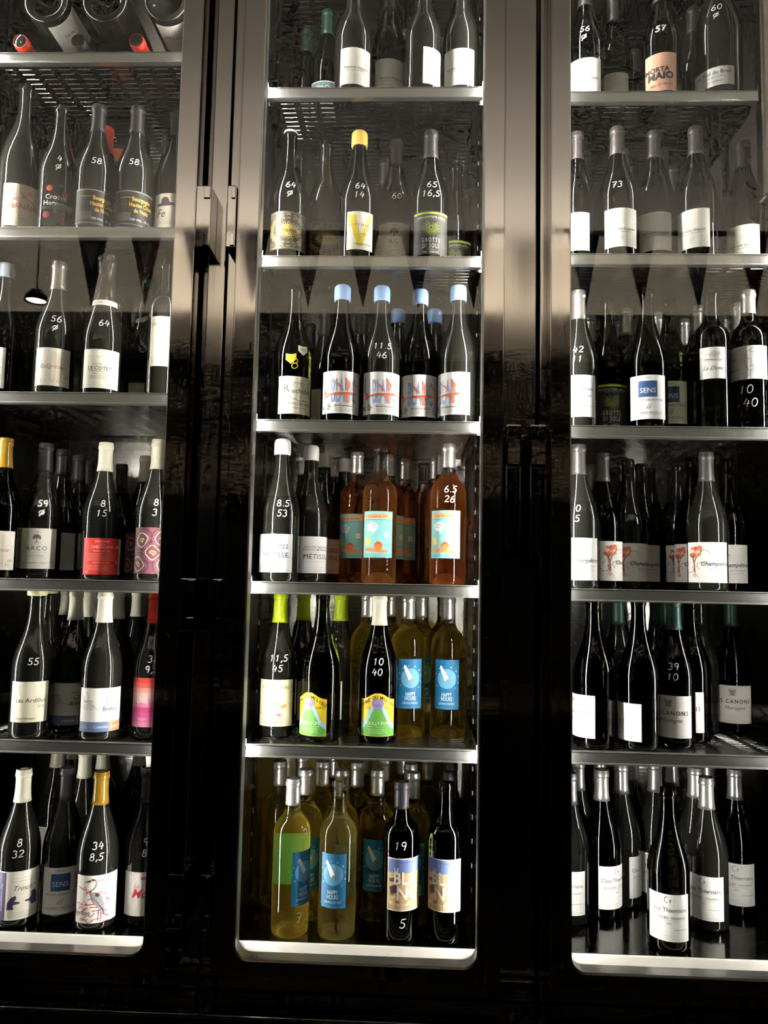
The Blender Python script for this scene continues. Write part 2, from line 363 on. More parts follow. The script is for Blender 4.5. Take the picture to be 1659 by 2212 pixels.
# round-holed fan grille on the back wall
v, f = perforated(-0.16, 0.16, -0.11, 0.11, 16, 12, 0.012, 0.010, 0.003)
gr = obj('fan_grille', mesh_from('fan_grille', [(a, -c, b) for a, b, c in v], f, STEEL), fR)
gr.location = Vector((0.60, 0.530, 2.93))-Vector(oR)

# ------------------------------------------------------------------ bottle shapes (mm)
PROF = {
 'burg': [(0, 20), (12, 17), (24, 7), (31, 1), (35, 0), (38.5, 0.8), (40.8, 4), (41.5, 9), (41.5, 60), (41.5, 138), (41.2, 146), (40, 156), (37.6, 168), (34, 181), (29.5, 194), (25, 207), (21, 220), (17.8, 234), (15.6, 248), (14.6, 262), (14.2, 286), (14.2, 287), (15.7, 288), (15.7, 295), (14.8, 296), (14.6, 302), (13.6, 303), (9.5, 303), (9.2, 298), (0, 298)],
 'bord': [(0, 26), (11, 24), (20, 15), (27, 4), (31, 0), (34.5, 0.8), (36.8, 4), (37.5, 10), (37.5, 60), (37.5, 186), (37.2, 196), (35.6, 206), (32, 215), (26.5, 222), (21, 228), (17.2, 235), (15.2, 244), (14.4, 256), (14, 285), (14, 286), (15.5, 287), (15.5, 295), (14.5, 296), (14.3, 301), (13.4, 302), (9.5, 302), (9.2, 297), (0, 297)],
 'champ': [(0, 28), (14, 24), (28, 9), (35, 1), (39, 0), (43, 3), (44.5, 9), (44.5, 120), (44, 132), (42, 148), (38.5, 164), (34, 182), (29, 200), (24.5, 220), (20.5, 240), (17.5, 260), (15.8, 278), (15, 300), (17, 301), (17, 310), (15, 311), (14, 318), (0, 318)],
 'mag': [(0, 26), (16, 22), (30, 8), (38, 1), (42, 0), (47, 1), (49.4, 5), (50, 11), (50, 80), (50, 158), (49.4, 172), (47, 190), (42.5, 210), (36, 230), (29, 250), (23, 268), (19, 285), (16.6, 302), (15.6, 320), (15.2, 346), (17, 347), (17, 356), (15.8, 357), (15.4, 364), (14.4, 365), (0, 362)]}
RAD = {'burg': 0.0415, 'bord': 0.0375, 'champ': 0.0445, 'mag': 0.050}
def radius_at(shape, z):
    p = [q for q in PROF[shape] if q[1] >= 9][1:]
    z *= 1000
    pr = [q for i, q in enumerate(PROF[shape]) if i >= 6]
    for a, b in zip(pr, pr[1:]):
        if a[1] <= z <= b[1] and b[1] > a[1]: return (a[0]+(b[0]-a[0])*(z-a[1])/(b[1]-a[1]))/1000
    return pr[0][0]/1000
GLASS = {'black': ((0.010, 0.010, 0.008, 1), 0.0), 'olive': ((0.018, 0.018, 0.007, 1), 0.1), 'green': ((0.09, 0.10, 0.022, 1), 0.2),
 'redwine': ((0.016, 0.004, 0.004, 1), 0.1), 'bottlegreen': ((0.035, 0.05, 0.016, 1), 0.15), 'wine': ((1.0, 0.90, 0.48, 1), 0.15),
 'wine_clear': ((1.0, 0.95, 0.68, 1), 0.15), 'rose': ((1.0, 0.70, 0.42, 1), 0.15), 'rose_clear': ((1.0, 0.78, 0.54, 1), 0.15),
 'amber': ((0.92, 0.66, 0.20, 1), 0.15), 'amber_dk': ((0.20, 0.13, 0.02, 1), 0.2)}
def gmat(k):
    c, t = GLASS[k]
    if k == 'black': return mat('glass_black', c, 0.03, 0.0, 0.0, spec=0.6, coat=0.0)
    return glassy('glass_'+k, c, 0.015, t, 0.22 if k in ('wine', 'wine_clear', 'rose', 'rose_clear', 'amber') else 0.0)
CLEAR = glassy('glass_clear', (0.97, 0.98, 0.96, 1), 0.015, 0.2)
GM = {}
def glass_mesh(shape, k):
    if (shape, k) in GM: return GM[(shape, k)]
    p = [(r/1000, z/1000) for r, z in PROF[shape]]
    if k in ('wine', 'wine_clear', 'rose', 'rose_clear', 'amber'):
        zf = 0.232 if k not in ('rose_clear',) else 0.215
        v, f = lathe(p, 40); idx = [1 if p[i//40][1] >= zf else 0 for i in range(len(f))]
        me = mesh_from('bottle_glass', v, f, [gmat(k), CLEAR], True, idx)
    else:
        v, f = lathe(p, 40); me = mesh_from('bottle_glass', v, f, gmat(k), True)
    GM[(shape, k)] = me; return me
CAPC = {'charcoal': ('2e2b2b', .45, .3), 'charcoal_hi': ('2e2b2b', .45, .3), 'pewter': ('8d857d', .36, .7), 'pewter_dk': ('595453', .42, .5), 'silver': ('c9c7c4', .33, .85), 'purple': ('39343a', .42, .3),
 'cream': ('ddd8c2', .5, 0), 'stone': ('ddd8c2', .5, 0), 'red': ('e23a2a', .45, 0), 'orange_low': ('d9772a', .5, 0), 'green': ('24443b', .4, .2), 'lime': ('b6c81e', .45, 0), 'black': ('15181a', .4, .2),
 'wax_white': ('ece8e2', .4, 0), 'wax_blue': ('8fb2e0', .4, 0), 'wax_yellow': ('eec65c', .45, 0), 'wax_grey': ('6a7078', .45, 0), 'flat_cream': ('d9cfa8', .45, 0), 'foil': ('55504b', .25, .8), 'foil_teal': ('5e5952', .25, .8),
 'cork': ('8a6a20', .12, 0)}
CM = {}
def cap_mesh(shape, cap):
    if (shape, cap) in CM: return CM[(shape, cap)]
    c, r, mt = CAPC[cap]; m = mat('cap_'+cap, c, r, mt)
    top = PROF[shape][-1][1]+5 if shape in ('burg', 'bord') else PROF[shape][-1][1]
    if cap.startswith('wax'):
        prof = [(14.6, 272), (17.3, 272.5), (17.8, 276), (17.8, 296), (17, 302), (14, 306), (8, 307.5), (0, 308)]
    elif cap == 'flat_cream':
        prof = [(16, 291), (19.5, 291.5), (20, 294), (20, 302), (18.5, 305), (12, 306.5), (0, 307)]
    elif cap == 'orange_low':
        prof = [(15.2, 270), (15.4, 271), (15.4, 285), (16.8, 287), (16.8, 297), (15.6, 304), (0, 305)]
    elif cap.startswith('foil'):
        prof = [(27.2, 212), (24.4, 222), (21.4, 240), (18.6, 258), (17.2, 276), (18.4, 290), (19.6, 300), (18.8, 306), (20.4, 312), (19.0, 318), (14, 321), (0, 322)]
    else:
        z0 = {'burg': 238, 'mag': 300}.get(shape, 250)
        prof = [(q[0]+0.5, q[1]) for q in PROF[shape] if q[1] > z0 and q[0] > 13]
        r0 = radius_at(shape, z0/1000)*1000+0.5
        prof = [(r0-0.6, z0), (r0, z0)]+prof+[(14.2, top-1.5), (13, top-0.5), (0, top-0.5)]
    v, f = lathe([(a/1000, b/1000) for a, b in prof], 32)
    if cap.startswith('foil'):
        rnd = random.Random(3)
        v = [(x*(1+rnd.uniform(-.06, .06)), y*(1+rnd.uniform(-.06, .06)), z) for x, y, z in v]
        me = mesh_from('capsule', v, f, m)
    else: me = mesh_from('capsule', v, f, m, True)
    CM[(shape, cap)] = me; return me
# ------------------------------------------------------------------ flat print: text, polygons and strokes wrapped round the bottle
TXT = {}
def text2d(s, bold=0.0, shear=0.0, space=1.0):
    k = (s, bold, shear, space)
    if k in TXT: return TXT[k]
    cu = bpy.data.curves.new('t', 'FONT'); cu.body = s; cu.size = 1.0; cu.align_x = 'CENTER'; cu.resolution_u = 2
    cu.offset = bold; cu.shear = shear; cu.space_character = space; cu.fill_mode = 'FRONT'
    o = bpy.data.objects.new('t', cu); COL.objects.link(o)
    me = bpy.data.meshes.new_from_object(o)
    v = [(a.co.x, a.co.y) for a in me.vertices]; f = [tuple(p.vertices) for p in me.polygons]
    bpy.data.objects.remove(o); bpy.data.curves.remove(cu); bpy.data.meshes.remove(me)
    TXT[k] = (v, f); return TXT[k]
class Sheet:
    def __init__(s): s.parts = []          # (verts2d, faces, colour, layer) in mm
    def poly(s, pts, col, layer=1):
        s.parts.append((list(pts), [tuple(range(len(pts)))], col, layer))
    def rect(s, u0, v0, u1, v1, col, layer=1): s.poly([(u0, v0), (u1, v0), (u1, v1), (u0, v1)], col, layer)
    def disc(s, u, v, r, col, layer=1, n=16, ry=None):
        s.poly([(u+r*math.cos(2*math.pi*i/n), v+(ry or r)*math.sin(2*math.pi*i/n)) for i in range(n)], col, layer)
    def stroke(s, pts, w, col, layer=2):
        vs, fs = [], []
        for i, p in enumerate(pts):
            a = pts[max(0, i-1)]; b = pts[min(len(pts)-1, i+1)]
            dx, dy = b[0]-a[0], b[1]-a[1]; l = math.hypot(dx, dy) or 1
            nx, ny = -dy/l*w/2, dx/l*w/2
            vs += [(p[0]+nx, p[1]+ny), (p[0]-nx, p[1]-ny)]
            if i: n = 2*i; fs.append((n-2, n-1, n+1, n))
        s.parts.append((vs, fs, col, layer))
    def ring(s, u, v, r, w, col, layer=2, n=20, ry=None, a0=0, a1=360):
        s.stroke([(u+r*math.cos(math.radians(a0+(a1-a0)*i/n)), v+(ry or r)*math.sin(math.radians(a0+(a1-a0)*i/n))) for i in range(n+1)], w, col, layer)
    def text(s, t, u, v, size, col, sx=1.0, bold=0.0, shear=0.0, space=1.0, layer=2, rot=0.0):
        q = [int(col[i:i+2], 16) for i in (0, 2, 4)]
        if max(q)-min(q) < 44 and max(q) < 0xc8: col = ''.join('%02x' % int(a*0.6) for a in q)   # ink
        vs, fs = text2d(t, bold, shear, space); c, d = math.cos(rot), math.sin(rot)
        s.parts.append(([(u+(x*sx*c-y*d)*size, v+(x*sx*d+y*c)*size) for x, y in vs], fs, col, layer))
    def lines(s, u0, u1, v, n, dv, col, h=0.6, layer=1, seed=1):
        r = random.Random(seed+int(v*7))
        for i in range(n):
            x = u0; y = v-i*dv
            while x < u1-1:
                l = r.uniform(2, 6); x2 = min(u1, x+l); s.rect(x, y, x2, y+h, col, layer); x = x2+0.9
def wrap(name, sheet, rfun, z0, base_off=0.0, step=4.0, zstep=None):
    """bend a flat sheet (mm) round the bottle; rfun(z) gives the radius; z0 = height of v=0"""
    bm = bmesh.new(); cols = []; rough = {}
    for vs, fs, col, layer in sheet.parts:
        if col not in cols: cols.append(col)
        ci = cols.index(col)
        bv = [bm.verts.new((x, layer, y)) for x, y in vs]
        for f in fs:
            try: fc = bm.faces.new([bv[i] for i in f]); fc.material_index = ci
            except ValueError: pass
    if not bm.verts: bm.free(); return None
    xs = [v.co.x for v in bm.verts]; zs = [v.co.z for v in bm.verts]
    k = math.floor(min(xs)/step)+1
    while k*step < max(xs):
        bmesh.ops.bisect_plane(bm, geom=bm.verts[:]+bm.edges[:]+bm.faces[:], plane_co=(k*step, 0, 0), plane_no=(1, 0, 0)); k += 1
    if zstep:
        k = math.floor(min(zs)/zstep)+1
        while k*zstep < max(zs):
            bmesh.ops.bisect_plane(bm, geom=bm.verts[:]+bm.edges[:]+bm.faces[:], plane_co=(0, 0, k*zstep), plane_no=(0, 0, 1)); k += 1
    for v in bm.verts:
        z = z0+v.co.z/1000; R = rfun(z)
        R2 = R+base_off+v.co.y*0.00016; a = v.co.x/1000/R
        v.co = Vector((R2*math.sin(a), -R2*math.cos(a), z))
    me = bpy.data.meshes.new(name); bm.to_mesh(me); bm.free()
    for c in cols: me.materials.append(paint(c))
    return me
# handwritten figures: each a few pen strokes in a 1 x 1.5 box
def arc(cx, cy, rx, ry, a0, a1, n=9): return [(cx+rx*math.cos(math.radians(a0+(a1-a0)*i/n)), cy+ry*math.sin(math.radians(a0+(a1-a0)*i/n))) for i in range(n+1)]
DIG = {'0': [arc(.5, .75, .42, .7, 100, 470, 16)], '1': [[(.25, 1.1), (.55, 1.45), (.5, .8), (.45, .02)]],
 '2': [arc(.48, 1.08, .4, .38, 160, -20, 8)+[(.6, .7), (.1, .08), (.95, .14)]], '3': [arc(.42, 1.1, .38, .34, 150, -80, 8), arc(.42, .4, .44, .4, 80, -150, 9)],
 '4': [[(.45, 1.45), (.05, .55), (.95, .62)], [(.75, 1.1), (.62, .0)]], '5': [[(.95, 1.42), (.3, 1.38), (.22, .85)]+arc(.45, .45, .42, .42, 110, -150, 10)],
 '6': [[(.75, 1.45), (.35, 1.1), (.12, .6)]+arc(.5, .4, .4, .38, 170, 530, 14)], '7': [[(.05, 1.4), (.9, 1.42), (.4, .02)], [(.3, .75), (.85, .8)]],
 '8': [arc(.5, 1.1, .32, .33, -90, 270, 12), arc(.5, .4, .4, .38, 90, 450, 12)], '9': [arc(.45, 1.05, .36, .36, 20, 380, 12)+[(.8, .7), (.6, .0)]],
 'ø': [arc(.5, .8, .5, .4, 0, 360, 14), [(.95, 1.5), (.5, .6), (.1, -.1)]], '.': [[(.2, .12), (.3, .05)]], ',': [[(.35, .2), (.15, -.25)]]}
def mark_mesh(shape, lines, bold=1.0, col='f4f4f2', tilt=0.0):
    sh = Sheet()
    for (t, u, v, s) in lines:
        x = u-len(t)*s*0.62+(0.35*s if ('.' in t or ',' in t) else 0)
        for ch in t:
            for st in DIG[ch]: sh.stroke([(x+p[0]*s+tilt*p[1]*s, v+p[1]*s) for p in st], 1.7*bold, col, 1)
            x += s*(0.55 if ch in '.,' else 1.22)
    return wrap('price_mark', sh, lambda z: radius_at(shape, z), 0.0, 0.0006, 4.0, 6.0)

# ------------------------------------------------------------------ label designs: z0, height, width (mm), ground colour, drawing
K = '3a3733'; GY = '8d8a85'; LG = 'b5b1aa'
def d_hanami(s):
    s.text('HANAMI', 2, 40, 17, 'c0473a', sx=.95)
    for i in range(9):
        r = random.Random(i); x = r.uniform(-30, 26); y = r.uniform(58, 84)
        s.disc(x, y, r.uniform(2, 6), ['e3b7a2', 'd8907c', 'ecd0bc'][i % 3], 1, 9)
    s.stroke([(-6, 78), (6, 66), (20, 60), (26, 52)], 1.6, 'c0473a'); s.poly([(-4, 64), (4, 70), (12, 63), (4, 66)], 'c0473a', 2)
    s.text('CORINE', 0, 16, 6, 'd0a890'); s.lines(-16, 16, 10, 2, 3, 'd9b9a4')
def d_crozes(s):
    s.text('Crozes', -4, 60, 15, 'e8e6e2', bold=.02); s.text('Hermitage', 2, 46, 15, 'e8e6e2', bold=.02)
    s.lines(-32, 30, 41, 2, 3, 'a8a4a0')
    for x, y, r, c in ((-18, 84, 7, 'cc5a2e'), (6, 92, 4.5, '2f7d4a'), (14, 74, 7.5, 'a32430'), (-22, 24, 8, 'a32430'), (6, 12, 6, '7d2a2a'), (12, 28, 5, '8c3030'), (-4, 32, 4, '5f5a58'), (24, 18, 4, '6e2026')): s.disc(x, y, r, c, 1, 16)
    s.disc(14, 74, 4, '7d1a24', 2); s.lines(8, 30, 5, 1, 3, '8c8884')
def d_bourgogne(s):
    s.rect(-48, 76.5, 48, 77.6, 'b9b4aa'); s.rect(-48, 3, 48, 3.8, 'b9b4aa')
    for t, y in (('Bourgogne', 56), ('Hautes Côtes', 43), ('de Nuits', 30)): s.text(t, 14, y, 13, 'd3a53c', sx=.72, bold=.02)
    s.text('2 0 2 1', -22, 45, 8, '9a948a'); s.lines(-34, -8, 62, 1, 3, 'c09a3a', 1.4); s.lines(-36, -8, 27, 6, 3, '8b867e', 1.0)
    s.text('12% VOL - 75 CL', 14, 12, 6.5, 'd8d4cc', bold=.02)
def d_hat(s):
    s.poly([(-26, 60), (-14, 62), (-12, 72), (-6, 76), (2, 74), (6, 64), (14, 62), (16, 58), (-4, 55), (-24, 56)], '5c4750', 2)
    s.text('Fe', -14, 30, 26, '5c4750', shear=.3, sx=.8); s.lines(-20, 20, 20, 2, 4, GY)
def d_lines(s): s.lines(-26, 26, 46, 5, 6, GY)
def d_chinon(s):
    for x in (-6, 2, 10): s.rect(x, 12, x+6, 74, 'ddd2c0')
    s.text('LaSgresse', 0, 38, 13, 'b5674f', shear=.35); s.text('2020', 28, 18, 5, GY); s.text('CHINON', 0, 7, 9.5, 'c0a57e', space=1.6)
def d_cotet(s):
    s.text('CHAMPAGNE', 0, 50, 4.5, '8d6a60', space=1.3); s.text('LE COTET', -2, 39, 11, '55504c', bold=.01)
    s.rect(-24, 36, 22, 36.8, K); s.text('Jacques Lassaigne', -2, 30, 4.5, '9d4a40'); s.lines(-22, 20, 26, 3, 3, GY, 1.0); s.rect(-36, 6, 36, 6.4, LG)
def d_olive(s): s.rect(-44, 26, 44, 26.5, '8b8874'); s.lines(-40, 40, 29, 1, 3, '7f7c68'); s.lines(-30, 30, 18, 4, 4, '98957f')
def d_tall(s): s.text('Domaine', -10, 88, 9, K, shear=.3); s.lines(-26, 10, 12, 2, 4, GY)
def tree(s, x, y, k, c):
    for i in range(11):
        a = math.radians(-10+i*20); s.disc(x+8*k*math.cos(a)*.9, y+13*k+6*k*math.sin(a), 3.2*k, c, 1, 8)
    s.disc(x, y+16*k, 5*k, c, 1, 9); s.rect(x-1*k, y, x+1*k, y+12*k, c); s.stroke([(x-5*k, y), (x, y+3*k), (x+5*k, y)], 1*k, c)
def d_arco(s):
    s.text('2020', 0, 78, 4.5, GY); tree(s, 0, 56, .85, '6b655e'); s.text('ARCO', 0, 40, 13, '55504b', space=1.35); s.rect(-24, 35, 22, 35.4, GY)
    s.text('PATRIMONIO', 0, 27, 4.2, GY, space=1.2); s.rect(-22, 24, 18, 24.4, GY); s.text('ANTOINE-MARIE ARENA', -4, 11, 4.6, '77726c', space=1.1); s.text('75cl', 32, 12, 5, GY)
def d_plain(s): pass
def d_chev(s):
    C = 'f1c9b4'; s.rect(36, 0, 46, 78, 'ece0c8', 1); s.rect(40, 8, 44, 26, 'c9785a', 2)
    s.text('DOMAINE', -4, 69, 6, C, space=1.1); s.text('DE LA', -4, 63.5, 4, C); s.text('CHEVALERIE', -4, 56, 8.5, C); s.text('FRANC DE PIED', -4, 48.5, 5, C)
    s.lines(-34, 26, 44, 5, 3.4, 'e58a78', 1.4); s.text('BOURGUEIL 2019', -4, 24, 4.6, C); s.lines(-34, 26, 19, 4, 3.2, 'e58a78', 1.2); s.text('75cl', -36, 4, 5, C); s.text('14% vol.', 20, 4, 5, C)
    s.ring(31, 26, 4.5, .8, C); s.disc(31, 26, 2, C); s.rect(27, 56, 35, 62, C)
def d_agate(s):
    for j, (cx, cy) in enumerate(((-20, 70), (22, 74), (4, 44), (-28, 20), (26, 16))):
        for i in range(5):
            r = 4+i*4.6; c = ['c9c24e', '5a2a3a', 'e3c8a8', '7b4654', '33202c'][i]
            pts = [(cx+(r+2.2*math.sin(t*1.9+j))*math.cos(t), cy+(r+2.2*math.cos(t*2.3+i))*math.sin(t)) for t in [k*math.pi/9 for k in range(19)]]
            s.stroke([(max(-40, min(40, a)), max(1, min(93, b))) for a, b in pts], 1.5, c, 2+i % 2)
def d_ardilles(s):
    s.text('Les Ardilles', 4, 40, 13, '5d574e'); s.text('2018', 24, 30, 6.5, '8d8578'); s.stroke([(-22, 78), (-19, 72), (-23, 66), (-20, 58)], .7, GY); s.text('Thierry Allemand', -8, 6, 6, '9a9284', shear=.4)
def d_breton(s):
    s.rect(-48, 0, 18, 20, '5f7394', 1); s.rect(18, 0, 48, 20, 'cb8a66', 1)
    for p in (((-44, 78), (-36, 60), (-20, 56), (-8, 46), (10, 42), (30, 50), (46, 44)), ((14, 46), (26, 62), (40, 68), (46, 78)), ((-30, 57), (-26, 70), (-30, 80))): s.stroke(p, 2.4, 'bdb9b2', 1)
    s.text('Catherine', 20, 66, 7.5, K, sx=.9); s.text('&', 20, 59.5, 6, K); s.text('Pierre', 20, 53, 7.5, K); s.text('Breton', 20, 42, 11.5, '4a4743', bold=.01); s.text('2020', 20, 33, 6, GY)
    s.text('CHINON', -26, 60, 5.5, '6a6660'); s.rect(-38, 58, -14, 58.5, GY); s.lines(-38, -12, 54, 4, 3.2, GY, 1.0); s.text('CHINON', 2, 7, 7, 'e8e4dc'); s.text('Les Beaux Monts', 36, 7, 6, 'f0e6d8', sx=.75); s.lines(-44, -26, 11, 2, 4, 'c8ccd4')
def d_pink(s):
    for i, c in enumerate(('e68ab4', 'e070a4', 'dc5f98', 'da4a86', 'e38fa8', 'efb4b8', 'f0c2bc', 'ee9a90', 'e8675c', 'e2473e')): s.rect(-36, i*10, 36, i*10+10, c, 1)
    s.text('UNIS', -10, 48, 19, 'fbe9e6', sx=.62); s.text('BRUNET', -8, 14, 6, 'f6c8d4')
def d_toast(s):
    s.rect(-46, 0, -30, 92, '4b3f66', 1); s.text('domaine breton vin rouge', -36, 44, 5, 'c9c2d8', rot=math.pi/2); s.lines(-20, 34, 80, 2, 6, GY); s.text('Trinch!', 4, 56, 14, '77716b', shear=.4)
    s.poly([(-26, 20), (-25, 34), (-18, 44), (-10, 47), (-8, 42), (-12, 36), (-2, 34), (-2, 31), (-14, 29), (-13, 20)], '3c3555', 2); s.poly([(34, 24), (34, 44), (28, 52), (20, 49), (21, 42), (17, 37), (8, 36), (8, 33), (18, 31), (22, 24)], '3c3555', 2); s.lines(-22, 34, 14, 3, 4, GY)
def d_sens(s):
    s.text('2022', 0, 84, 6, '6a6660', space=1.3); s.rect(-19, 46, 19, 80, '2c4a78', 1)
    for i in range(6): s.stroke([(-17+i*6, 47), (-12+i*5, 60), (-16+i*7, 79)], .5, '4a6a98', 2)
    s.text('SENS', 0, 55, 14.5, 'e8ecf2', layer=3); s.text('CROZES-HERMITAGE', 0, 37.5, 6.2, '6f6a65', space=1.1); s.stroke([(-5, 20), (0, 27), (2, 32), (-2, 22)], .6, K); s.stroke([(0, 20), (4, 27), (7, 32), (3, 21)], .6, K)
    s.text('LAURENT FAYOLLE', 0, 11, 6, '6f6a65', space=1.1); s.rect(-26, 9, 26, 9.4, GY)
def d_heron(s):
    r = random.Random(5)
    for i in range(44):
        x, y = r.uniform(-44, 20), r.uniform(4, 84); s.stroke([(x, y), (x+r.uniform(-9, 9), y+r.uniform(-8, 8)), (min(24, x+r.uniform(4, 22)), y+r.uniform(-4, 4))], r.uniform(.7, 1.8), ['b23530', 'c04a44', '8f2a28'][i % 3], 1)
    s.stroke([(-20, 80), (-8, 84), (-2, 80), (-4, 70), (-12, 62), (-12, 54), (-6, 50)], 3.0, '8f8a88', 3); s.poly([(-28, 79), (-14, 83), (-14, 79)], '4a4048', 4); s.poly([(-12, 86), (-2, 84), (-10, 82)], '2f2930', 4)
    s.poly([(-13, 56), (-2, 60), (8, 50), (14, 34), (16, 16), (8, 24), (0, 32), (-9, 42)], '8f8b90', 3); s.poly([(-4, 58), (4, 56), (2, 50), (-4, 52)], '2f2a38', 4)
    for i in range(6): s.stroke([(-8+i*2.4, 50-i*3), (4+i*1.6, 34-i*2), (14, 18-i)], .8, '3b363c', 4)
    s.stroke([(4, 28), (2, 4)], .9, '3b363c', 4); s.stroke([(8, 24), (8, 3)], .9, '3b363c', 4); s.text('Breton', -32, 16, 13, '2b282c', shear=.3)
    s.rect(26, 0, 46, 88, 'efe8e0', 3); s.ring(35, 78, 5, .8, GY, 4); s.rect(29, 62, 43, 70, 'a9a49c', 4); s.lines(29, 43, 56, 10, 5, GY, 1.0, 4)
def d_mo(s): s.text('La', -6, 56, 11, 'd0505a', shear=.4); s.text('Mo', 0, 36, 24, 'c8343e', shear=.4, bold=.02); s.poly([(2, 74), (8, 70), (8, 78)], 'c8343e', 2); s.poly([(14, 74), (8, 70), (8, 78)], 'c8343e', 2); s.lines(-10, 24, 10, 1, 4, 'd9c9b8')
def d_vire(s):
    s.rect(-40, 62, 40, 84, '5b7679', 1); s.rect(-40, 84, 40, 86, 'e4e0d4', 1); s.text('Viré-Clessé', 0, 68, 10.5, 'eceae2', bold=.015); s.text('Emilian Gillet', 0, 48, 8, '77726a'); s.lines(-24, 24, 42, 2, 3.4, GY); s.text('Quintaine', 0, 28, 7, '6a655e')
def d_lorg(s):
    s.text('Vernum longues', 0, 36, 8.5, '6f6a63', shear=.35); s.text('Mise en bouteille au Domaine', 0, 31, 3.6, LG, shear=.3); s.stroke([(1, 52), (3, 57), (1, 62), (0, 56)], .4, LG); s.ring(0, 19, 3.4, .7, LG); s.stroke([(-3, 20), (0, 15), (3, 20)], .7, LG); s.lines(-5, 5, 11, 1, 3, LG)
def d_pulpes(s):
    G = 'b09a58'; s.rect(-46, 80, 46, 81.4, '6e6248'); s.rect(-46, 3, 46, 4.4, '6e6248')
    for i in range(20):
        a = 2*math.pi*i/20; s.ring(40*math.cos(a), 42+31*math.sin(a), 4.4, 1.2, G, 2, 10); s.disc(40*math.cos(a), 42+31*math.sin(a), 1.3, G, 2, 6)
    for x in (-40, 40):
        for y in (10, 74): s.ring(x, y, 5, .8, '6e6248'); s.ring(x, y, 2.5, .8, '6e6248')
    s.poly([(-26, 42), (-14, 52), (0, 56), (14, 52), (26, 42), (14, 32), (0, 28), (-14, 32)], '8f7a3c', 1)
    for i in range(16):
        a = 2*math.pi*i/16; s.ring(24*math.cos(a), 42+15*math.sin(a), 3, .9, 'c0ab6a', 2, 8)
    s.text('PULPES', 0, 38, 9.5, '2a2414', layer=3, bold=.01, space=1.1); s.rect(-10, 70, 10, 75, '1c1916', 3); s.rect(-10, 9, 10, 14, '1c1916', 3)
def d_vict(s):
    s.poly([(-29, 78), (-11, 78), (2, 24), (-2, 8), (-6, 8)], 'e6c93c', 1); s.poly([(18, 78), (28, 78), (4, 8), (-6, 8), (0, 22)], 'e9d057', 1)
    s.text('VICTOIRE', 0, 52, 7.5, '77716a', space=1.7); s.text('Anjou', 6, 33, 5.5, '77716a'); s.text('Nicolas Reau', 6, 10, 7, '77716a')
def d_bg(s): s.text('2022', 0, 76, 4, GY); tree(s, 0, 52, .9, '4d4740'); s.text('B.G', 0, 37, 13, '47423c'); s.text('SAINT-GEORGES', 0, 31, 4, GY, space=1.2); s.rect(-22, 28, 22, 28.4, GY); s.text('PATRIMONIO', 0, 20, 3.6, GY); s.text('ANTOINE-MARIE ARENA', 0, 7, 4.2, '6a645c', space=1.1)
def d_grotte(s):
    s.rect(-48, 88, 48, 92, 'a8c832', 1); s.text('JEAN-BAPTISTE ARENA', 2, 79, 5.8, 'd8d6d0', bold=.01, space=1.1); s.rect(-40, 76, 44, 76.5, '8c8a84')
    Y = 'b2cc3c'
    for i in range(26):
        a = math.radians(115+i*11.5); l = 20 if i % 2 else 17; s.stroke([(11*math.cos(a), 58+11*math.sin(a)), (l*math.cos(a), 58+l*math.sin(a))], .55, Y, 2)
    for r, w in ((10, .8), (7, .7), (4, 1.0)): s.ring(0, 58, r, w, Y, 2, 18, None, 100 if r > 5 else 0, 430 if r > 5 else 360)
    s.text('GROTTE', 0, 26, 14, 'dcdad4', sx=.55, space=1.5); s.text('DI SOLE', 0, 13.5, 14, 'dcdad4', sx=.55, space=1.4); s.text('BIANCU', 0, 9, 3.4, Y); s.text('75CL   13,0% VOL', 0, 3, 4.6, 'd8d4cc', bold=.02)
def d_roch(s):
    s.text('R', -20, 46, 24, '2a4f42', bold=-.005); s.text('ochebin', 14, 44, 15.5, '3c3a34', sx=.9); s.text('DOMAINE', 2, 64, 5.5, '6a655a'); s.text('DE', -7, 58, 4.5, '6a655a')
    s.stroke([(-22, 46), (-10, 34), (8, 28), (26, 30)], 1.1, '3f5a4e'); s.text('MÂCON AZÉ', 10, 19, 8, '55584c', space=1.1); s.text('CHARDONNAY', 10, 11, 4.6, '8a8878'); s.lines(-20, 34, 3, 1, 3, GY); s.rect(-40, 5.6, 40, 6, LG)
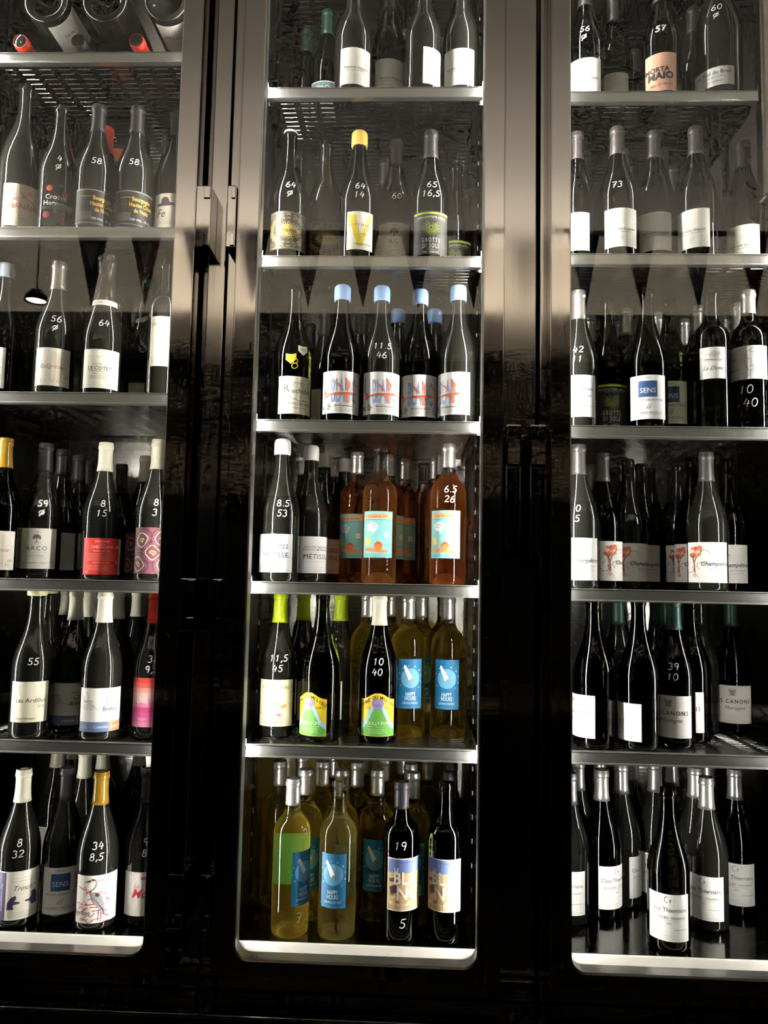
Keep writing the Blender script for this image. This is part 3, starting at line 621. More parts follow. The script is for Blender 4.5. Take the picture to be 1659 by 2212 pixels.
def d_fish(s):
    s.text('BLANC', 3, 24, 72, '8aa3d4', sx=.245, bold=.01); s.rect(-30, 45, 36, 47, 'ecebe8', 3)
    O = 'cf5a3c'
    s.poly([(-40, 36), (-28, 41), (-14, 43.5), (8, 46), (24, 46.5), (33, 44.5), (30, 42), (16, 40), (-6, 39.5), (-28, 39), (-38, 30)], O, 4); s.poly([(-40, 38), (-46, 54), (-32, 42)], O, 4); s.poly([(4, 46), (-6, 62), (-20, 70), (-6, 56)], 'd97a55', 4); s.poly([(12, 46), (18, 62), (6, 78), (8, 58)], O, 4); s.poly([(4, 39), (8, 24), (14, 22), (12, 39)], 'd97a55', 4); s.disc(28, 44.5, 1.2, 'f4ead8', 5, 8)
    for i in range(5): s.stroke([(6+i*1.6, 47), (8+i*2, 60), (4+i*3, 73)], .5, 'ecc0a8', 5)
    s.text('2022', 35, 60, 8, 'c8524a', bold=.02); s.text('BEAUJOLAIS', -40, 66, 6.4, K, rot=math.pi/2, bold=.02, sx=.8)
    s.text('K.', -42, 9, 11, '26241f', bold=.03); s.text('DES', -30, 17, 5, K, bold=.02); s.text('CÔM', -30, 12.5, 5, K, bold=.02); s.text('BES', -30, 8, 5, K, bold=.02); s.text('BEAUJOLAIS BLANC', 4, 15, 4.6, K, bold=.02); s.lines(-14, 24, 20, 1, 3, GY); s.lines(-14, 24, 11, 3, 2.8, GY, .8); s.text('75 CL', 37, 12, 5, K); s.text('13% VOL', 37, 6, 4, K)
def d_met(s): s.text('MAXIME', -6, 55, 6.4, '8a8784', space=1.2); s.text('MAGNON', -6, 49, 6.4, '8a8784', space=1.2); s.text('2022', 22, 49.5, 13.5, '55524f'); s.text('MÉTISSE.', 9, 31, 15, '55524f', space=1.1); s.lines(-14, 32, 25, 1, 3, LG, .8); s.rect(-40, 12, 42, 12.4, LG); s.lines(-38, 40, 7, 2, 3.2, LG, .7)
def d_rose(s):
    s.poly([(-30, 84), (30, 86), (33, 91), (30, 96), (-30, 94), (-34, 89)], 'e0a06a', 1); s.text('C’est net sur vous', 0, 86.5, 8.5, '8a4a2a', shear=.2, sx=.72, rot=.03); s.lines(-30, 30, 81, 1, 3, '3f6a6c', 1.0)
    s.disc(-12, 66, 13, 'eef2ee', 1, 18, 9.5); s.poly([(-10, 58), (-4, 58), (-10, 50)], 'eef2ee', 1); s.text('OUI MAIS', -12, 68, 5.5, '47484a', sx=.8); s.text('QUE ÇA DURE', -12, 63, 4.6, '47484a', sx=.8); s.disc(20, 50, 6, 'eef2ee', 1, 14); s.text('OK.', 20, 48, 4.6, '47484a')
    s.rect(-34, 2, 34, 8, '6fb2b4', 1); s.poly([(-32, 14), (18, 10), (26, 16), (-24, 22)], 'd9874a', 1); s.disc(2, 26, 9, 'd9783a', 2, 16); s.poly([(-7, 26), (2, 35), (11, 26), (2, 30)], 'c8443a', 3); s.lines(14, 32, 28, 1, 3, '3f6a6c', .8); s.poly([(-30, 40), (-20, 44), (-14, 30), (-26, 26)], 'e6c64a', 2)
def d_lievre(s):
    s.text('POIL DE LIEVRE', 0, 76, 11, '8d8258', sx=.8); B = '8d8258'
    s.ring(0, 54, 6, .7, B, 2, 16, 7); s.ring(-3, 67, 2, .6, B, 2, 10, 7); s.ring(5, 66, 2, .6, B, 2, 10, 7); s.ring(0, 36, 9, .7, B, 2, 16, 12); s.stroke([(-8, 40), (-16, 34), (-10, 26)], .7, B); s.stroke([(8, 40), (16, 42)], .7, B); s.stroke([(-10, 26), (-14, 18), (12, 18), (8, 26)], .7, B); s.disc(-2, 56, .9, K, 2, 6); s.disc(3, 56, .9, K, 2, 6)
    s.poly([(12, 40), (22, 46), (24, 42), (14, 36)], 'e3a23c', 3); s.stroke([(-16, 54), (-8, 47), (0, 50), (8, 46)], 1.6, '8fb55a', 3); s.poly([(4, 22), (14, 20), (12, 26), (5, 27)], 'd8705a', 3); s.text('GEORGES', 0, 12, 5, '9a9070'); s.text('BICHINET', 0, 5, 8, '7d745a', sx=.8); s.rect(-36, 24, -28, 25, '2a2824')
MIL = [(-38, 0), (38, 0), (38, 74), (30, 75), (22, 78), (14, 83), (6, 87), (-6, 87), (-14, 83), (-22, 78), (-30, 75), (-38, 74)]
def d_milieu(s):
    s.poly([(-37.5, 1), (37.5, 1), (37.5, 14), (26, 20), (14, 44), (6, 60), (-6, 60), (-14, 44), (-26, 20), (-37.5, 14)], '63a845', 1)
    for k in (-1, 1): s.poly([(k*5, 62), (k*11, 64), (k*18, 50), (k*26, 32), (k*37.5, 22), (k*37.5, 12), (k*26, 20), (k*14, 42)], '9fc8e2', 2)
    s.poly([(-10, 60), (-13, 68), (-9, 74), (0, 76), (9, 74), (13, 67), (9, 58), (3, 52), (-3, 52)], '8f7fae', 3)
    T = 'FUMÉ DU MILIEU'
    for i, ch in enumerate(T):
        t = (i-(len(T)-1)/2)/(len(T)-1); u = t*66; v = 79-abs(t)**1.5*33+2.5*math.cos(t*6); s.text(ch, u, v-5, 9.5, '3f2f10', rot=-t*.75, bold=.02)
    s.text('VIEILLES', -25, 55, 6, '8a7420'); s.text('VIGNES', 25, 55, 6.5, '8a7420'); s.text('2022', 0, 61, 6, '5d4f86', layer=4); s.text('POUILLY-FUMÉ', 0, 23, 9.5, 'e8f0dc', sx=.85, layer=3); s.lines(-24, 24, 19, 1, 3, 'cfe4bc', .9); s.lines(-20, 20, 14, 3, 3.6, 'bcd9a6', 1.1)
def d_happy(s):
    L = 'cfe2ee'
    for i in range(7): s.ring(0, 64, 3+i*2.7, .7, '7fb0cc', 2, 24)
    s.disc(0, 64, 21, '4f93b8', 1, 24); s.poly([(-4, 60), (-15, 88), (-10, 90), (4, 66), (3, 60)], 'e8ecee', 4); s.poly([(-13, 84), (-14, 92), (-10, 90)], 'f4f4f4', 4); s.disc(2, 61, 3, 'a5836a', 5, 10)
    for i, ch in enumerate('HAPPYHOURS'):
        a = math.radians(215-i*29); s.text(ch, 26*math.cos(a), 62+26*math.sin(a), 5, L)
    s.text('HAPPY', 0, 27, 11.5, L, sx=.62, bold=.01); s.text('HOURS', 0, 18, 11.5, L, sx=.62, bold=.01); s.text('JURANÇON SEC', 0, 10, 6, L, sx=.8); s.lines(-22, 22, 3, 1, 3, '7fb0cc', .7)
def d_leblanc(s):
    s.rect(-36, 2, 36, 72, 'c9a574', 1); s.rect(-36, 72, 36, 98, '6677ae', 1)
    r = random.Random(9)
    for i in range(22):
        x, y = r.uniform(-30, 30), r.uniform(8, 66); w, h = r.uniform(4, 14), r.uniform(2, 7); s.poly([(x-w/2, y), (x, y+h), (x+w/2, y+h*.4), (x+w*.2, y-h*.3)], ['b98d58', 'd9bd92', 'a87a4a', 'e2cba6', '8f6a44'][i % 5], 2)
    s.poly([(-33, 44), (-22, 50), (-12, 44), (-18, 34), (-30, 32)], '3a2d34', 3); s.poly([(-34, 60), (-20, 64), (-16, 56), (-32, 54)], '4b3a3c', 3)
    s.text('LE', -18, 75, 9.5, 'f1ede6', bold=.02, layer=4); s.text('BLA', -1, 51, 33, 'efe9e0', sx=.82, bold=.02, layer=4); s.text('NC', 4, 22, 36, 'eae2d4', sx=.85, bold=.02, layer=4); s.text('CASTELMAURE', 0, 10, 7, 'f1ede6', bold=.01, layer=4); s.text('2023', 26, 22, 5, '8a6a4a', layer=4); s.lines(-16, 16, 92, 1, 3, '3f4c80', 1.0, 2); s.lines(-12, 12, 5, 1, 3, 'e6dccb', .8, 4)
def d_morta(s):
    D = '3b302c'
    for i in range(7): s.stroke([(-34+i*4, 76-i*5), (0, 80-i*7), (34-i*3, 74-i*6)], .6, 'b97f66', 1)
    s.text('MORTA', -8, 44, 15, D, bold=.03); s.text('MAIO', 0, 27, 22, D, bold=.04); s.text('Salu de Amat', 0, 12, 9, '8a5a48', shear=.4)
def d_fief(s): s.text('Le Fief du Breil', 2, 26, 12, '6a6764'); s.text('Muscadet Sèvre et Maine', 2, 18, 5, GY); s.text('Jo Landron', 6, 8, 6.5, '7d7a76'); s.rect(-42, 4, -36, 14, '9a6a6a')
def d_thier(s):
    s.ring(-4, 78, 4, .9, K, 2, 14, 5.5, 50, 310); s.text('F', 3, 72.5, 9, K); s.text('Clos Thierrière', 0, 55, 11.5, '6a6764', space=1.0); s.text('LES FLEURS - VOUVRAY', 0, 42, 6.2, '9a9692'); s.rect(-26, 39, 22, 39.4, GY); s.text('2022', 0, 32, 4.6, '9a9692'); s.lines(10, 40, 22, 1, 3, '8a8682', 1.0); s.lines(-10, 10, 10, 1, 3, LG); s.lines(-6, 36, 5, 1, 3, LG)
def d_donnes(s):
    s.poly([(-8, 50), (0, 58), (14, 55), (16, 50)], 'b9b6b0', 1); s.rect(-6, 44, 12, 50, 'c9c6c0'); s.text('DOMAINE ELOISE', 3, 38, 4.8, '77726c'); s.lines(-12, 18, 36, 1, 3, LG); s.text('La Dona', 0, 18, 12, '9a9690', shear=.5)
def d_woman(s):
    B = '6a6663'; s.stroke([(0, 56), (-4, 48), (-5, 38), (-2, 26), (4, 18), (12, 20), (20, 30), (24, 42)], .7, B); s.stroke([(2, 58), (12, 66), (28, 64), (38, 52), (40, 36), (36, 24)], .9, B); s.stroke([(6, 58), (16, 56), (26, 46), (28, 34)], .8, B); s.stroke([(0, 42), (5, 43), (8, 41)], .9, B); s.stroke([(14, 43), (19, 44), (22, 41)], .9, B); s.stroke([(9, 40), (7, 33), (11, 32)], .6, B); s.stroke([(5, 27), (9, 28), (13, 26)], 1.1, '7a5450'); s.stroke([(6, 17), (4, 8), (-6, 2)], .7, B); s.stroke([(22, 24), (26, 12), (36, 4)], .7, B)
    s.disc(30, 50, 4, 'c83a48', 3, 9); s.text('TERRE', -30, 42, 5, LG); s.text('Elegance', -26, 20, 7, LG, shear=.4)
def d_champ(s):
    r = random.Random(4)
    for i in range(16): s.disc(-28+r.uniform(-13, 15), 66+r.uniform(-9, 11), r.uniform(3, 6.5), ['d96a4a', 'e39a78', 'c8523e', 'f0c8a8', 'e8b08c'][i % 5], 1+i % 2, 9)
    s.stroke([(-26, 22), (-27, 40), (-30, 52), (-38, 62)], 4, '9a5a4c', 3); s.stroke([(-27, 42), (-22, 54), (-14, 62)], 2.6, '9a5a4c', 3); s.stroke([(-29, 50), (-27, 60)], 2.2, '7f463c', 3)
    s.poly([(-36, 8), (-30, 18), (-27, 30), (-23, 18), (-14, 8), (-22, 14), (-26, 10), (-30, 15)], 'd9b09c', 2)
    for a0, cx, cy in ((0, -4, 62), (150, -46, 46), (40, -12, 36), (200, -38, 28)):
        p = arc(cx, cy, 9, 7, a0, a0+200, 8); s.stroke(p, .5, K, 3)
        for q in p[::2]: s.disc(q[0], q[1], 1.2, '5d3a34', 4, 6)
    s.text('Champêtre', 16, 36, 13, '3d3a38', shear=.35, bold=.012); s.text('Dominique Garcia', 22, 27, 4.6, GY); s.lines(8, 38, 22, 2, 3, LG, .7)
def d_canons(s):
    s.poly([(-6, 74), (6, 74), (4.5, 62), (-4.5, 62)], '9a9896', 1); s.ring(0, 75, 7, .7, K, 2, 16, 2); s.stroke([(-7, 75), (-5.5, 62), (5.5, 62), (7, 75)], .7, K); s.text('LES CANONS', 0, 45, 12.5, '4a4744', bold=.015, space=1.35, sx=.85); s.text('Montagne', 4, 31, 11, '6a6764', shear=.5); s.lines(18, 44, 4, 1, 3, LG, 1.0)
def d_back(s): s.text('domaine', 0, 62, 4.5, GY); s.lines(-18, 18, 58, 2, 3.4, GY); s.lines(-18, 18, 40, 6, 3.6, '6f6a64', 1.0); s.lines(-10, 10, 14, 1, 3, GY); s.text('75cl 13%', 12, 8, 5, K)
def d_nove(s): s.text('Nuits', 2, 34, 13, '4a4744', shear=.5); s.ring(0, 46, 30, .4, LG, 2, 24, 40); s.lines(-16, 16, 14, 2, 4, GY)
# name: (z0, height, width, ground or None, drawing, words)
DES = {'hanami': (14, 96, 84, 'eddcc6', d_hanami, 'cream label lettered in red'), 'crozes': (10, 100, 80, None, d_crozes, 'white lettering and coloured dots on the glass'),
 'bourgogne': (12, 80, 96, '1b1916', d_bourgogne, 'gold-lettered black label'), 'hat': (12, 84, 70, 'ebe2cc', d_hat, 'cream label showing a hat'), 'plaingrey': (16, 90, 60, 'e2ded5', d_lines, 'plain white label'),
 'chinon': (18, 82, 76, 'ebe3d6', d_chinon, 'cream label in reddish script'), 'cotet': (14, 84, 80, 'e8e2d0', d_cotet, 'cream label with a fine frame'), 'olive': (6, 46, 84, 'b4b19b', d_olive, 'olive-grey label'),
 'tallwhite': (62, 108, 60, 'eee8ce', d_tall, 'tall cream label'), 'arco': (22, 88, 84, 'e5e0d5', d_arco, 'grey-white label with small tree'), 'plainwhite': (20, 86, 60, 'd9d5cc', d_plain, 'plain white label'),
 'chevalerie': (12, 78, 92, 'd2302a', d_chev, 'bright red label'), 'agate': (16, 96, 84, '6d3f4a', d_agate, 'agate-patterned purple label'), 'ardilles': (34, 82, 80, 'eee5cc', d_ardilles, 'cream label with serif name'),
 'breton': (18, 88, 96, 'dedbd3', d_breton, 'white label with blue and copper band'), 'pink': (26, 100, 72, 'e8a0b0', d_pink, 'red-to-pink label'), 'toast': (16, 94, 92, 'ece5d8', d_toast, 'cream label with two dark silhouettes'),
 'sens_grey': (20, 92, 76, 'f0eeea', d_sens, 'white label with blue square'), 'sens_white': (18, 92, 78, 'f0eeea', d_sens, 'white label with blue square'), 'heron': (16, 92, 92, 'f0e6de', d_heron, 'heron drawing on its label'),
 'mo': (20, 86, 72, 'f3ede6', d_mo, 'white label in red script'), 'vire': (16, 86, 80, 'e8e5da', d_vire, 'white label with teal band'), 'lorgeril': (20, 84, 74, 'e9e5da', d_lorg, 'plain cream label'), 'lorgeril_low': (12, 84, 74, 'ebe7db', d_lorg, 'plain cream label'),
 'pulpes': (20, 84, 92, '2b261d', d_pulpes, 'black label with gold chain ornament'), 'victoire': (22, 84, 60, 'f3eedb', d_vict, 'white label with large yellow V'), 'bg': (12, 84, 78, 'd6cfb8', d_bg, 'beige label with small tree'),
 'grotte': (10, 94, 84, '2b2a28', d_grotte, 'black label with lime sun'), 'rochebin': (16, 80, 76, 'eee8d0', d_roch, 'cream label with green initial'), 'fish': (18, 90, 96, 'e7e5e0', d_fish, 'flying-fish label'),
 'metisse': (20, 80, 92, 'ebe9e6', d_met, 'white label printed 2022'), 'metisse_y': (20, 80, 92, 'ebe9e6', d_met, 'white label printed 2022'), 'rose': (56, 100, 70, '82c2c2', d_rose, 'turquoise speech-bubble label'),
 'lievre': (24, 96, 78, 'f0e7c4', d_lievre, 'cream label with rabbit sketch'), 'milieu': (14, 90, 78, 'e6c520', d_milieu, 'yellow label with green hill'), 'happy': (62, 104, 54, '12628c', d_happy, 'blue dial label'),
 'happy_lt': (62, 104, 54, '12628c', d_happy, 'blue dial label'), 'happy_grn': (62, 104, 54, '12628c', d_happy, 'blue dial label'), 'leblanc': (62, 100, 76, 'efeae2', d_leblanc, 'sandstone photo label with white capitals'),
 'morta': (14, 86, 70, 'd7a68c', d_morta, 'terracotta label in black capitals'), 'arch': (4, 66, 76, 'e2dac8', d_plain, 'cream label'), 'fief': (24, 42, 92, 'edebe7', d_fief, 'narrow white band label'),
 'thierriere': (22, 88, 84, 'edebe8', d_thier, 'typewriter-lettered white label'), 'lesdonnes': (104, 66, 52, 'eeece8', d_donnes, 'high square white label'), 'woman': (104, 70, 88, 'edebe8', d_woman, 'label with a woman line drawing'),
 'champetre': (18, 86, 96, 'f2eee8', d_champ, 'red-tree label'), 'canons': (22, 84, 96, 'eae6e0', d_canons, 'tumbler label'), 'canons_back': (18, 74, 70, 'eae6dc', d_back, 'small-print back label'),
 'plainyellow': (22, 84, 56, 'e6dfcc', d_plain, 'pale label'), 'nove': (20, 100, 80, 'e9e4da', d_nove, 'white label in dark script')}
LM = {}
def label_meshes(design, shape):
    k = (design, shape)
    if k in LM: return LM[k]
    z0, h, w, bg, fn, words = DES[design]
    rf = lambda z: RAD[shape]
    body = None
    if bg:
        s = Sheet()
        if design == 'milieu': s.poly(MIL, bg, 0)
        elif design == 'arch': s.poly([(-w/2, 0), (w/2, 0), (w/2, 44)]+[(w/2*math.cos(math.radians(t*9)), 44+22*math.sin(math.radians(t*9))) for t in range(1, 20)]+[(-w/2, 44)], bg, 0)
        elif design == 'lievre': s.rect(-w/2, 0, w/2, h, bg, 0)
        else: s.rect(-w/2, 0, w/2, h, bg, 0)
        body = wrap('paper_label', s, rf, z0/1000, 0.0005, 4.0)
    s = Sheet(); fn(s)
    hw = w/2-0.4
    for i, (vs, fs, c, l) in enumerate(s.parts): s.parts[i] = ([(max(-hw, min(hw, x)), y) for x, y in vs], fs, c, l) if bg else (vs, fs, c, l)
    pr = wrap('print', s, rf, z0/1000, 0.0005, 4.0)
    LM[k] = (body, pr); return LM[k]
# ------------------------------------------------------------------ bottles
def bottle(row, x, y, z, shape, glass, cap, design, ang, mark, label, group, name='wine_bottle'):
    e = tag(empty(name, (x, y, z)), label, 'bottle', group)
    obj('bottle_glass', glass_mesh(shape, glass), e)
    if cap in CAPC: obj('capsule', cap_mesh(shape, cap), e)
    elif cap == 'none_cork':
        obj('cork_neck', cap_mesh(shape, 'cork'), e)
    elif cap == 'none_wax':
        v, f = lathe([(.0150, .2995), (.0156, .301), (.014, .3045), (.006, .306), (.0, .3062)], 20)
        obj('wax_drip', mesh_from('wax_drip', v, f, paint('e4ddd0'), True), e)
    elif cap == 'none_green':
        obj('capsule', cap_mesh(shape, 'green'), e)
    if design:
        b, p = label_meshes(design, shape)
        if b:
            lb = obj('paper_label', b, e); lb.rotation_euler = (0, 0, ang)
            if p: obj('print', p, lb)
        else: pl = obj('print', p, e); pl.rotation_euler = (0, 0, ang)
    return e
def add_mark(e, shape, mark, ang):
    bold = 1.0; col = 'f4f4f2'
    if mark[0] == '!': bold = 1.8; mark = mark[1:]
    if mark[0] == '*': mark = mark[1:]
    if mark[0] == '%': col = 'e6cf3a' if shape == 'burg' else col; mark = mark[1:]
    if mark == '59/ø': bold = 1.9
    z1 = 150 if shape == 'burg' else (186 if shape == 'bord' else 150)
    if shape == 'mag': z1 = 190
    ls = mark.split('/'); L = []
    s = 9.5
    if len(ls) == 2: L = [(ls[0], 0, z1+8, s), (ls[1], -2, z1-13, s)]
    else: L = [(ls[0], 0, z1, s)]
    if mark == '2/7,5': L = [('2', 4, 190, 12), ('7,5', 6, 30, 13)]
    if mark == '19/5': L = [('19', 0, 178, 11), ('5', 6, 30, 12)]
    if mark == '10/40' and shape == 'bord': L = [('10', -6, 74, 12), ('40', 2, 46, 12)]
    if mark == '8': L = [('8', 0, 112, 15)]
    o = obj('price_mark', mark_mesh(shape, L, bold, col, 0.12), e); o.rotation_euler = (0, 0, ang)

